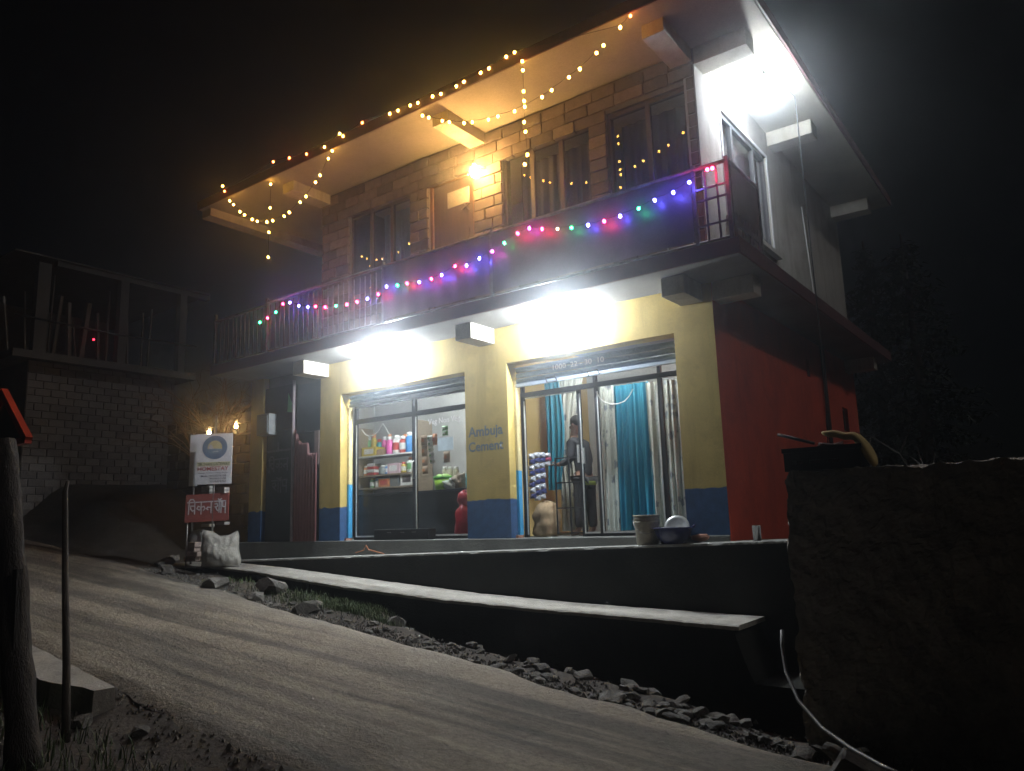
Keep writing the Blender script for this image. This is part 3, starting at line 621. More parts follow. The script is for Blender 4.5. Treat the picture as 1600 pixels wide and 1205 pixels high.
def corr(u, v):
    x = -11.53 + 0.64 * u; return (x, -0.03 + 0.022 * math.sin(2 * math.pi * 8 * u), (1.75 + 0.28 * (1 - smooth(u, 0.0, 0.45)) * (0.5 + 0.5 * math.cos(u * 7)) - 0.2 * smooth(u, 0.62, 0.66)) * v)
obj('corrugated_sheet', MB().grid(corr, 96, 8), pm('maroon_sheet_paint', (0.17, 0.06, 0.055), (0.11, 0.04, 0.04), scale=3, rough=0.5), H)
obj('sheet_patch', MB().box(-10.98, -10.856, -0.02, -0.012, 1.35, 1.95), pm('pinkish_board', (0.34, 0.24, 0.21), scale=6), H)
obj('upper_panel', MB().box(-11.53, -10.87, 0.02, 0.06, 1.95, 2.85), pm('slate_board', (0.06, 0.07, 0.085), (0.04, 0.047, 0.058), scale=3, rough=0.6), H)
mbx = obj('meter_box', MB().box(-12.5, -12.12, -0.16, 0.027, 1.98, 2.38), pm('meter_box_grey', (0.22, 0.23, 0.23), (0.16, 0.165, 0.17), scale=5, rough=0.5), H, bevel=0.01)
obj('cover', MB().box(-12.46, -12.16, -0.172, -0.161, 2.02, 2.34), pm('meter_cover', (0.30, 0.34, 0.35), scale=6, rough=0.25), mbx)
obj('notice', MB().add([(-11.80, 0.012, 2.38), (-11.66, 0.012, 2.36), (-11.66, 0.012, 2.52), (-11.78, 0.012, 2.74), (-11.80, 0.008, 2.38), (-11.66, 0.008, 2.36), (-11.66, 0.008, 2.52), (-11.78, 0.008, 2.74)],
    [(0, 1, 2, 3), (7, 6, 5, 4), (0, 4, 5, 1), (1, 5, 6, 2), (2, 6, 7, 3), (3, 7, 4, 0)]), pm('green_paper', (0.25, 0.62, 0.28), scale=8), H)
obj('bay_header', MB().box(-12.5, -11.63, 0.02, 0.09, 2.06, 2.9), pm('dark_board', (0.045, 0.04, 0.04), scale=4, rough=0.8), H)  # near-black board filling the bay above the door

# ================================================================== LAMPS
def lamp(name, label, pos, watts, col, holder, emi, group=None, k=1.0, size=0.05):
    p = Vector(pos); t = thing(name, label, 'lamp', p, group)
    obj('bulb', MB().lathe([(r_ * k, z_ * k if z_ < 0 else z_) for r_, z_ in ((0.0, -0.075), (0.022, -0.07), (0.036, -0.045), (0.036, -0.02), (0.026, 0.015), (0.018 / k, 0.033))], p, 16), bulbglass(name + '_glow', col, emi), t)
    h = MB().lathe([(0.0, 0.032), (0.021, 0.032), (0.021, 0.075), (0.03, 0.08), (0.0, 0.085)], p, 12)
    h.tube([p + Vector((0, 0, 0.075)), Vector(holder)], 0.013, 6)
    obj('holder', h, WHITE, t)
    L = bpy.data.lights.new(name + '_light', 'POINT'); L.energy = watts; L.color = col; L.shadow_soft_size = size
    lo = bpy.data.objects.new(name + '_light', L); COL.objects.link(lo); WLOC[lo.name] = p - Vector((0, 0, 0.03)); lo.parent = t; lo.location = (0, 0, -0.03)
    return t
CW = (0.84, 0.93, 1.0)
lamp('wall_lamp', 'glaring white bulb above the left shopfront with goods', (-9.0, -0.20, 3.00), LAMP_W, CW, (-9.0, -0.0, 3.06), 200, 'white bulbs outside the house', 1.6)
lamp('wall_lamp', 'glaring white bulb above the right shopfront with curtains', (-5.55, -0.20, 3.00), LAMP_W, CW, (-5.55, -0.0, 3.06), 200, 'white bulbs outside the house', 1.6)
lamp('wall_lamp', 'glaring white bulb under the roof at the right corner upstairs', (-2.86, 1.10, 6.03), SIDE_W, CW, (-2.86, 1.10, 6.358), 200, 'white bulbs outside the house', 1.6)
lamp('porch_lamp', 'warm orange bulb on the masonry pillar beside the balcony door', (-6.99, -0.24, 5.66), ORANGE_W, (1.0, 0.55, 0.17), (-6.95, 0.0, 5.74), 90, None, 1.8)
def tube_light(label, a, b, watts, y):
    t = thing('tube_light', label, 'lamp', ((a[0] + b[0]) / 2, a[1], a[2]), 'tube lights inside the shops')
    obj('tube', MB().tube([a, b], 0.014, 6), emit('tube_glow_%d' % watts, (0.93, 0.99, 1.0), watts / (2 * math.pi * 0.014 * (b[0] - a[0]) * math.pi)), t)
    obj('batten', MB().box(a[0] - 0.04, b[0] + 0.04, a[1] - 0.025, a[1] + 0.025, a[2] + 0.03, a[2] + 0.07), WHITE, t)
tube_light('white tube light on the ceiling inside the goods shop', (-10.1, 0.8, 2.95), (-8.7, 0.8, 2.95), 320, 1.0)
tube_light('white tube light on the ceiling inside the curtained shop', (-5.9, 0.48, 2.9), (-4.5, 0.48, 2.9), 190, 0.9)

# ================================================================== STRING LIGHTS
EC = {'r': emit('red_bulb', (1.0, 0.02, 0.09), 110), 'g': emit('green_bulb', (0.03, 1.0, 0.28), 40), 'b': emit('blue_bulb', (0.10, 0.09, 1.0), 150),
      'm': emit('magenta_bulb', (1.0, 0.06, 0.75), 70), 'w': emit('warm_white_bulb', (1.0, 0.8, 0.4), 18), 'y': emit('amber_bulb', (1.0, 0.48, 0.07), 62), 'o': emit('orange_red_bulb', (1.0, 0.17, 0.04), 34)}
BM = {}
for k, m in EC.items():
    mb = MB().ico((0, 0, 0), 0.0205, 1, sz=1.25)
    me = bpy.data.meshes.new('bulb'); me.from_pydata(mb.v, [], mb.f); me.materials.append(m); BM[k] = me
WIRE = pm('thin_black_wire', (0.02, 0.02, 0.02), scale=5, rough=0.6)
def string(label, pix, Y, group=None, loose=0.012):
    """bulbs along a wire; pix = (px, py, colour) in the order of the wire"""
    pts = [at(p[0], p[1], Y=Y) for p in pix]
    t = thing('string_lights', label, 'string lights', pts[0], group)
    w_ = []
    for i, p in enumerate(pts):
        w_.append(p + Vector((0, 0, 0.03)))
        if i < len(pts) - 1: w_.append((p + pts[i + 1]) / 2 + Vector((0, 0, 0.03 - loose)))
    obj('wire', MB().tube(w_, 0.004, 4), WIRE, t)
    for p, q in zip(pix, pts): inst('bulb', BM[p[2]], q, t, rot=(random.uniform(-.4, .4), random.uniform(-.4, .4), 0))
C_ = [(406,504,'g'),(418,497,'r'),(431,488,'g'),(442,475,'r'),(453,473,'b'),(467,478,'b'),(481,480,'b'),(493,479,'r'),(508,480,'r'),(525,478,'g'),(542,476,'r'),(558,472,'r'),(574,467,'b'),(591,460,'r'),(604,448,'b'),(621,446,'g'),(636,443,'r'),(655,441,'b'),(674,436,'r'),(690,430,'b'),(711,416,'r'),(729,415,'b'),(749,404,'b'),(769,393,'m'),(788,380,'g'),(809,365,'r'),(827,357,'m'),(847,358,'r'),(871,358,'w'),(893,356,'g'),(919,352,'b'),(944,346,'r'),(969,338,'b'),(998,326,'g'),(1023,313,'b'),(1052,301,'b'),(1077,285,'b'),(1105,265,'r'),(1113,263,'r')]
string('red, green and blue string lights draped along the balcony railing', C_, -0.93)
RE = [(348,291,'y'),(351,299,'o'),(427,253,'o'),(452,247,'o'),(479,241,'o'),(507,230,'y'),(531,209,'y'),(536,213,'y'),(566,192,'o'),(609,178,'y'),(622,173,'y'),(641,165,'y'),(653,161,'y'),(676,151,'y'),(689,147,'y'),(713,135,'y'),(725,128,'y'),(751,114,'y'),(764,107,'y'),(791,89,'y'),(804,82,'y'),(969,43,'y'),(985,25,'o')]
string('amber and red string lights running along the top of the roof edge', RE, -1.19, 'amber string lights on the roof')
SW1 = [(359,314),(365,320),(375,331),(382,336),(394,343),(402,346),(417,347),(426,345),(444,338),(452,332),(469,316),(478,307),(493,285),(500,274),(513,248),(519,236)]
string('amber string lights hanging in a deep swag at the left end of the roof', [(a, b, 'y') for a, b in SW1], -1.20, 'amber string lights on the roof')
SW2 = [(660,181),(670,184),(691,189),(702,191),(725,192.5),(738,191),(763,187),(778,182),(804,174),(847,152),(862,141),(889,121),(906,108),(932,83),(943,71)]
string('amber string lights hanging in a long shallow swag under the middle of the roof', [(a, b, 'y') for a, b in SW2], -1.20, 'amber string lights on the roof')
string('short amber string of lights hanging straight down at the left end of the balcony', [(423,288,'y'),(422,325,'y'),(420,363,'y'),(419,402,'y')], -1.10, 'amber string lights on the roof')
string('amber string of lights hanging straight down before the middle upstairs window', [(816,96,'y'),(817,110,'y'),(818,143,'y'),(819,158,'y'),(820,167,'y'),(819,191,'y'),(821,206,'y'),(824,242,'y'),(820,257,'y')], -1.22, 'amber string lights on the roof')

# ================================================================== GOODS SHOP INTERIOR
def cm(name, c, rough=0.5, sc_=8): return pm(name, c, tuple(x * 0.75 for x in c), scale=sc_, rough=rough)
SHY = 1.75
shf = thing('goods_shelf', 'wooden wall shelf of goods seen through the left glass pane', 'shelf', (-11.0, SHY, 0.0))
def zpx(px, py, Y): return at(px, py, Y=Y).z
ZA = zpx(622, 708, SHY); ZB = zpx(612, 740, SHY); ZC = zpx(612, 760, SHY)
WOODL = pm('shelf_wood', (0.3, 0.24, 0.17), (0.22, 0.17, 0.12), scale=4, stretch=(1, 6, 6))
xa, xb = at(560, 720, Y=SHY).x, at(652, 720, Y=SHY).x
for z_ in (ZA, ZB, ZC): obj('shelf_board', MB().box(xa, xb, SHY - 0.02, SHY + 0.4, z_ - 0.03, z_), WHITE if z_ == ZA else WOODL, shf)
for x_ in (xa - 0.03, xb): obj('side_panel', MB().box(x_, x_ + 0.03, SHY - 0.02, SHY + 0.4, 0.0, ZA + 0.6), WOODL, shf)
def px_span(x0, x1, py, Y): return at(x0, py, Y=Y).x, at(x1, py, Y=Y).x
def jar(name, label, cat, x0, x1, pytop, z0, Y, body, lid, group, band=None):
    a, b = px_span(x0, x1, pytop, Y); r = (b - a) / 2; c = Vector(((a + b) / 2, Y + r + 0.03, z0)); h = max(0.08, zpx((x0 + x1) / 2, pytop, Y) - z0)
    t = thing(name, label, cat, c, group)
    obj('body', MB().lathe([(0.001, 0), (r * 0.95, 0), (r, h * 0.06), (r, h * 0.72), (r * 0.62, h * 0.82), (r * 0.6, h * 0.84)], c, 14), body, t)
    obj('lid', MB().lathe([(r * 0.66, h * 0.83), (r * 0.68, h * 0.85), (r * 0.68, h), (0.001, h)], c, 14), lid, t)
    if band: obj('paper_label', MB().lathe([(r * 1.012, h * 0.2), (r * 1.012, h * 0.6)], c, 14), band, t)
def carton(name, label, x0, x1, py0, z0, Y, d, m, m2=None, cat='box', group=None):
    a, b = px_span(x0, x1, py0, Y); h = max(0.05, zpx((x0 + x1) / 2, py0, Y) - z0); c = Vector(((a + b) / 2, Y + d / 2 + 0.02, z0))
    t = thing(name, label, cat, c, group)
    obj('carton', MB().box(a, b, Y + 0.02, Y + 0.02 + d, z0, z0 + h), m, t, bevel=0.004)
    if m2: obj('printed_panel', MB().box(a + (b - a) * 0.18, b - (b - a) * 0.18, Y + 0.016, Y + 0.0195, z0 + h * 0.25, z0 + h * 0.8), m2, t)
PK, WH, BL, RD, OR, YL, GN, BR, TL = cm('pink_plastic', (0.75, 0.12, 0.42)), cm('white_plastic', (0.78, 0.78, 0.76)), cm('blue_plastic', (0.05, 0.25, 0.6)), cm('red_plastic', (0.55, 0.06, 0.05)), cm('orange_plastic', (0.7, 0.27, 0.1)), cm('yellow_card', (0.62, 0.46, 0.06)), cm('green_label', (0.18, 0.42, 0.16)), cm('brown_packet', (0.46, 0.31, 0.19)), cm('teal_plastic', (0.05, 0.38, 0.45))
GJ = 'jars and bottles on the goods shelf'
jar('plastic_jar', 'pink jar with pale lid on the top goods shelf', 'jar', 599, 608, 682, ZA, SHY, PK, WH, GJ)
jar('plastic_jar', 'white jar with white lid beside the pink jar', 'jar', 609, 618, 680, ZA, SHY, WH, WH, GJ, RD)
jar('plastic_jar', 'red and white jar in the middle of the top goods shelf', 'jar', 620, 628, 681, ZA, SHY, RD, WH, GJ, WH)
jar('plastic_jar', 'blue jar with large white lid on the top goods shelf', 'jar', 629, 639, 675, ZA, SHY, BL, WH, GJ)
jar('plastic_jar', 'orange jar at the right end of the top goods shelf', 'jar', 640, 647, 684, ZA, SHY, OR, RD, GJ)
carton('goods_box', 'yellow carton at the left end of the top goods shelf', 564, 586, 699, ZA, SHY, 0.25, YL, WH)
carton('goods_box', 'small tan carton beside the yellow carton on the shelf', 587, 597, 702, ZA, SHY, 0.2, BR)
for k, m in enumerate((RD, WH, RD, WH)):
    h0 = ZB + 0.06 * k; a, b = px_span(571, 583, 730, SHY)
    tag(obj('biscuit_packet', MB().box(a + 0.004 * k, b, SHY + 0.03, SHY + 0.25, h0 + 0.001, h0 + 0.057), m, bevel=0.008), ('lowest', 'second', 'third', 'topmost')[k] + ' packet of the red and white stack on the middle shelf', 'packet', 'stacked packets')
jar('steel_jar', 'grey round tin on the middle goods shelf', 'jar', 587, 597, 727, ZB, SHY, cm('tin_grey', (0.3, 0.32, 0.33), 0.3), WH, GJ)
carton('goods_box', 'pink and white carton on the middle goods shelf', 604, 622, 724, ZB, SHY, 0.22, cm('pale_pink_card', (0.72, 0.5, 0.58)), WH)
jar('plastic_jar', 'tall white jar with green label on the middle shelf', 'jar', 630, 643, 714, ZB, SHY, WH, OR, GJ, GN)
carton('goods_box', 'orange carton on the low goods shelf', 590, 607, 748, ZC, SHY, 0.2, OR, RD)
carton('goods_box', 'grey carton on the low goods shelf', 608, 621, 744, ZC, SHY, 0.2, cm('grey_card', (0.2, 0.21, 0.22)))
carton('goods_box', 'white carton with dark print on the low goods shelf', 624, 644, 739, ZC, SHY, 0.2, WH, cm('dark_print', (0.12, 0.1, 0.1)))
for k, (x0, x1, yt, z_, m1, m2, nm) in enumerate(((598, 603, 726, ZB, BL, WH, 'small blue jar squeezed between the tin and the pink carton'), (623, 629, 722, ZB, YL, RD, 'small yellow jar with red lid beside the tall green-labelled jar'), (574, 581, 747, ZC, GN, YL, 'green jar with yellow lid on the low goods shelf'), (582, 589, 749, ZC, WH, BL, 'white jar with blue lid on the low goods shelf'), (565, 570, 728, ZB, OR, WH, 'orange jar with white lid at the left end of the middle shelf'))):
    jar('plastic_jar', nm, 'jar', x0, x1, yt, z_, SHY, m1, m2, GJ, WH)
for k in range(11):
    x0 = 560 + k * 8.2; jar('back_row_jar', 'jar standing in the back row of the top goods shelf', 'jar', x0, x0 + 6.5, 686 - 4 * (k % 3), ZA, SHY + 0.22, (BR, GN, YL, TL, PK, WH)[k % 6], (RD, WH, OR)[k % 3], 'back row of jars on the top goods shelf')
# counter
ct = thing('shop_counter', 'black shop counter behind the glass doors of the goods shop', 'counter', (-9.6, 1.0, 0.0))
zc = zpx(690, 765, 0.95); ca, cb = at(556, 765, Y=0.95).x, at(735, 765, Y=0.95).x
DKC = pm('counter_laminate', (0.05, 0.052, 0.055), (0.035, 0.037, 0.04), scale=3, rough=0.35)
obj('counter_front', MB().box(ca, cb, 0.95, 1.0, 0.0, zc - 0.03), DKC, ct); obj('counter_top', MB().box(ca, cb + 0.02, 0.92, 1.45, zc - 0.029, zc), DKC, ct, bevel=0.006)
obj('trim_strip', MB().box(ca, cb, 0.942, 0.9495, zc * 0.5, zc * 0.5 + 0.02).box(ca, cb, 0.942, 0.9495, 0.08, 0.11), ALU, ct)
# hanging packet strips
def strip(label, x0, x1, tops, Y, m, dark, swing=0.0):
    a, b = px_span(x0, x1, tops[0], Y); t = thing('packet_strip', label, 'packets', at((x0 + x1) / 2, tops[-1], Y=Y), 'packet strips hanging in the goods shop')
    for k in range(len(tops) - 1):
        zt, zb = zpx(x0, tops[k], Y), zpx(x0, tops[k + 1], Y); off = swing * k
        def fn(u, v, zt=zt, zb=zb, off=off):
            e = math.sin(math.pi * u) ** 0.5 * math.sin(math.pi * v) ** 0.5 if 0 < u < 1 and 0 < v < 1 else 0
            return (a + off + (b - a) * u, Y - 0.035 * e, zt + (zb + 0.008 - zt) * v)
        def fb(u, v, fn=fn): p = fn(u, v); return (p[0], 2 * Y - p[1] + 0.001, p[2])
        p = obj('packet', MB().grid(fn, 6, 6).grid(fb, 6, 6), m, t)
        obj('print_patch', MB().box(a + off + (b - a) * 0.3, a + off + (b - a) * 0.7, Y - 0.04, Y - 0.036, zb + (zt - zb) * 0.35, zb + (zt - zb) * 0.65), dark, p)
strip('hanging strip of four brown snack packets by the door edge', 658, 667, [681, 697, 714, 729, 742], 0.62, BR, OR, 0.006)
strip('hanging strip of small white and green sachets beside the brown packets', 668, 675, [681, 690, 699, 708, 717, 726], 0.66, WH, GN, 0.012)
strip('orange snack packet hanging beside the white sachets', 676, 683, [678, 697], 0.7, OR, RD)
strip('long brown packet hanging under the white paper sheet', 693, 703, [706, 724], 0.75, BR, OR)
strip('green and white packets hanging above the white paper sheet', 691, 700, [666, 674, 682], 0.72, GN, WH)
pa = at(684, 705, Y=0.40); pb = at(708, 682, Y=0.40)
tag(obj('paper_notice', MB().box(pa.x, pb.x, 0.40, 0.404, pa.z, pb.z), cm('bluish_paper', (0.66, 0.71, 0.74), 0.8)), 'white paper sheet stuck inside the glass door', 'notice')
for k, (x0, x1) in enumerate(((687, 694), (695, 702), (704, 711))):
    jar('glass_jar', ('left', 'middle', 'right')[k] + ' one of three pale jars behind the lime green basket', 'jar', x0, x1, 729, zc + 0.16, 1.2, cm('jar_cream', (0.5, 0.47, 0.36), 0.2), WH, 'three pale jars')
bxa = at(684, 760, Y=1.2); tag(obj('jar_tray', MB().box(bxa.x, bxa.x + 0.45, 1.2, 1.42, zc + 0.001, zc + 0.16), WOODL), 'low wooden rack under the three pale jars', 'rack')
# lime basket
a, b = px_span(675, 700, 750, 1.02); zt = zpx(688, 741, 1.02)
def basket():
    t = thing('lime_basket', 'lime green plastic basket heaped with bags on the counter', 'basket', ((a + b) / 2, 1.12, zc))
    c = ((a + b) / 2, 1.14, zc); r = (b - a) / 2; hh = zt - zc
    LM = cm('lime_plastic', (0.42, 0.75, 0.06), 0.4); GD = cm('green_plastic', (0.12, 0.5, 0.08), 0.4)
    obj('basket_body', MB().lathe([(0.001, 0), (r * 0.85, 0), (r * 0.97, hh * 0.7), (r * 0.94, hh * 0.7), (r * 0.8, 0.01), (0.001, 0.01)], c, 20), LM, t)
    obj('rim', MB().lathe([(r * 0.98, hh * 0.68), (r * 1.04, hh * 0.7), (r * 1.04, hh * 0.86), (r * 0.98, hh * 0.86)], c, 20), GD, t)
    m = MB()
    for k in range(9): m.ico((c[0] + random.uniform(-.6, .6) * r, c[1] + random.uniform(-.5, .3) * r, zc + hh * 0.85), r * random.uniform(0.25, 0.38), 2, jit=0.5, sz=0.7)
    obj('bags', m, cm('light_green_film', (0.5, 0.78, 0.25), 0.3), t)
basket()
def blob(name, label, cat, c, r, m, sx=1, sy=1, sz=1, jit=0.5, rot=0):
    o = obj(name, MB().ico((0, 0, 0), r, 3, jit=jit, sx=sx, sy=sy, sz=sz), m, origin=(0, 0, -r * sz * 0.95)); o.location = Vector(c); o.rotation_euler = (0, rot, 0.3); WLOC[o.name] = Vector(c); return tag(o, label, cat)
c = at(706, 757, Y=1.05); blob('plastic_bag', 'crumpled clear white bag beside the lime green basket', 'bag', (c.x, 1.05, zc), 0.1, cm('clear_film', (0.72, 0.76, 0.74), 0.2), sx=1.3, sz=0.9, jit=0.9)
c = at(716, 757, Y=1.05); blob('cloth_bag', 'beige cloth bag slumped on the counter by the pillar', 'bag', (c.x, 1.1, zc), 0.12, cm('beige_cloth', (0.45, 0.36, 0.29), 0.9), sz=1.1, jit=0.7)
c = at(727, 748, Y=0.75); jar('teal_bottle', 'teal plastic bottle half hidden by the pillar', 'bottle', 723, 732, 733, zc, 0.96, TL, TL, None)
# red sack just inside the glass
def sack(name, label, p0, p1, ptop, Y, m, neck=True, z0=0.0, fold=0.12):
    a, b = px_span(p0, p1, ptop + 40, Y); h = zpx((p0 + p1) / 2, ptop, Y) - z0; r = (b - a) / 2; c = ((a + b) / 2, Y + r * 0.9, z0)
    prof = [(0.001, 0), (0.85, 0.0), (1.0, 0.12), (1.0, 0.4), (0.9, 0.58), (0.55, 0.68), (0.5, 0.72), (0.8, 0.84), (0.7, 0.95), (0.3, 1.0), (0.001, 1.0)] if neck else [(0.001, 0), (0.85, 0.0), (1.02, 0.1), (1.04, 0.4), (0.98, 0.7), (0.8, 0.9), (0.45, 0.98), (0.001, 1.0)]
    mb = MB(); n = 28
    def fn(u, v):
        k = v * (len(prof) - 1); i = min(int(k), len(prof) - 2); t = k - i
        rr = prof[i][0] * (1 - t) + prof[i + 1][0] * t; zz = prof[i][1] * (1 - t) + prof[i + 1][1] * t; th = 2 * math.pi * u
        q = rr * (1 + fold * nz(math.cos(th) * 1.6, math.sin(th) * 1.6, zz * 4) + 0.05 * math.sin(th * 7 + zz * 9))
        return (c[0] + r * q * math.cos(th), c[1] + r * 0.9 * q * math.sin(th), c[2] + h * zz * (1 + 0.04 * math.sin(3 * th)))
    o = obj(name, mb.grid(fn, n, 24), m, weld=True); return tag(o, label, 'sack')
sack('red_sack', 'red plastic sack tied at the neck behind the glass door', 704, 731, 768, 0.45, cm('red_sack_film', (0.42, 0.025, 0.035), 0.35))
# black box lying on the sill
bx = at(588, 836, Y=0.12); bx2 = at(673, 820, Y=0.12)
t = thing('battery_box', 'long black box lying on the sill of the goods shop', 'box', ((bx.x + bx2.x) / 2, 0.16, 0.0))
obj('casing', MB().box(bx.x, bx2.x, 0.06, 0.24, 0.0, 0.17), BLACK, t, bevel=0.012)
for x_ in (-0.25, 0.05, 0.3): obj('terminal', MB().box((bx.x + bx2.x) / 2 + x_ - 0.04, (bx.x + bx2.x) / 2 + x_ + 0.04, 0.05, 0.058, 0.11, 0.125), STEEL, t)
# white bead garland in the left pane
def garland(label, pts, Y, r=0.011):
    t = thing('bead_garland', label, 'garland', at(*pts[0], Y=Y), 'bead garlands in the shop doorways')
    P = [at(*p, Y=Y) for p in pts]; w_ = []
    for i in range(len(P) - 1):
        for k in range(10): w_.append(P[i].lerp(P[i + 1], k / 10))
    w_.append(P[-1]); obj('cord', MB().tube(w_, r * 0.5, 4), CHAIN, t)
    m = MB()
    L = 0; nxt = 0
    for i in range(len(w_) - 1):
        d = (w_[i + 1] - w_[i]).length
        while nxt < L + d: m.ico(w_[i].lerp(w_[i + 1], (nxt - L) / d), r, 1); nxt += r * 2.1
        L += d
    o = obj('beads', m, CHAIN, t); o['kind'] = 'stuff'
garland('white bead garland looped at the top of the left goods shop pane', [(566, 672), (571, 679), (577, 682), (584, 680), (591, 674), (598, 662), (603, 669), (608, 679)], 0.38)
garland('white bead garland looped before the teal curtain', [(932, 613), (938, 623), (946, 629), (955, 632), (966, 631), (976, 627), (984, 618), (989, 608)], 0.285)

# ================================================================== CURTAINED SHOP
TEAL = pm('teal_curtain_cloth', (0.03, 0.30, 0.44), (0.02, 0.23, 0.36), scale=2, rough=0.7, stretch=(4, 4, 0.5))
def floral():
    m = pm('floral_curtain_cloth', (0.60, 0.60, 0.53), (0.52, 0.52, 0.46), scale=3, rough=0.9)
    t = m.node_tree; b = t.nodes['Principled BSDF']; src = b.inputs['Base Color'].links[0].from_socket
    g = N(t, 'NewGeometry'); vo = N(t, 'TexVoronoi'); vo.inputs['Scale'].default_value = 5.5; t.links.new(g.outputs['Position'], vo.inputs['Vector'])
    n_ = N(t, 'TexNoise'); n_.inputs['Scale'].default_value = 22; t.links.new(g.outputs['Position'], n_.inputs['Vector'])
    ad = N(t, 'Math', operation='MULTIPLY_ADD'); ad.inputs[1].default_value = 0.5; t.links.new(n_.outputs[0], ad.inputs[0]); t.links.new(vo.outputs['Distance'], ad.inputs[2])
    rp = N(t, 'ValToRGB'); rp.color_ramp.elements[0].position = 0.50; rp.color_ramp.elements[1].position = 0.62; t.links.new(ad.outputs[0], rp.inputs[0])
    mx = N(t, 'MixRGB'); mx.inputs[1].default_value = (0.20, 0.21, 0.23, 1); t.links.new(rp.outputs[0], mx.inputs[0]); t.links.new(src, mx.inputs[2]); t.links.new(mx.outputs[0], b.inputs['Base Color'])
    return m
FLOR = floral()
def curtain(label, p0, p1, pyt, Y, m, waves, amp=0.035, gather=0.0, z0=0.06, name='curtain', yv=0.0):
    a, b = at(p0, pyt, Y=Y).x, at(p1, pyt, Y=Y).x; z1 = min(zpx((p0 + p1) / 2, pyt, Y), 2.8)
    return tag(obj(name, curtain_mb(a, b, z0, z1, Y, amp, waves, 90, gather, yv), m), label, 'curtain', 'curtains in the right shop')
curtain('teal curtain hanging in folds behind the large pane of the right shop', 956, 1014, 600, 0.85, TEAL, 6, 0.045)
curtain('pale floral curtain strip left of the teal curtain', 937, 959, 600, 0.83, FLOR, 2)
curtain('pale floral curtain at the right edge of the large pane', 1008, 1044, 596, 0.78, FLOR, 3)
curtain('pale floral curtain behind the narrow end pane of the right shop', 1042, 1085, 592, 0.76, FLOR, 4)
curtain('white floral curtain inside the open doorway of the right shop', 868, 912, 592, 1.25, FLOR, 5, gather=0.35)
curtain('narrow teal curtain beside the white floral one in the doorway', 850, 872, 592, 1.2, TEAL, 4, gather=-0.3, z0=0.7)
# sachet rolls hung in the doorway
def sachets(label, x0, py0, py1, Y, m1, m2, cols=1):
    a = at(x0, py0, Y=Y); z1, z0 = a.z, zpx(x0, py1, Y); n = max(3, int((z1 - z0) / 0.075))
    t = thing('sachet_strip', label, 'sachets', (a.x, Y, z0), 'blue and white sachet strips in the doorway')
    for k in range(n):
        zz = z1 - (k + 1) * (z1 - z0) / n; w_ = 0.055; off = 0.01 * math.sin(k * 2.1)
        obj('sachet', MB().add([(a.x - w_ + off, Y, zz + 0.006), (a.x + w_ + off, Y + 0.01, zz + 0.006), (a.x + w_ + off, Y, zz + (z1 - z0) / n), (a.x - w_ + off, Y + 0.01, zz + (z1 - z0) / n), (a.x + off, Y - 0.03, zz + (z1 - z0) / n * 0.5)],
            [(0, 1, 4), (1, 2, 4), (2, 3, 4), (3, 0, 4)]), m1 if k % 2 else m2, t)
SB, SW_ = cm('sachet_navy', (0.06, 0.07, 0.2), 0.3), cm('sachet_white', (0.62, 0.64, 0.7), 0.3)
for k, (x_, y0_, y1_) in enumerate(((830, 709, 780), (838, 707, 783), (846, 707, 780))):
    sachets(('leftmost', 'middle', 'rightmost')[k] + ' of three blue and white sachet strips in the doorway', x_, y0_, y1_, 0.40 + 0.03 * k, SB, SW_)
sachets('short maroon and white sachet strip beside the blue ones', 855, 708, 728, 0.47, cm('sachet_maroon', (0.35, 0.06, 0.12), 0.3), SW_)
sack('jute_sack', 'brown jute sack standing just inside the doorway', 827, 861, 784, 0.38, cm('jute', (0.34, 0.24, 0.14), 0.95, 14), neck=False, fold=0.2)

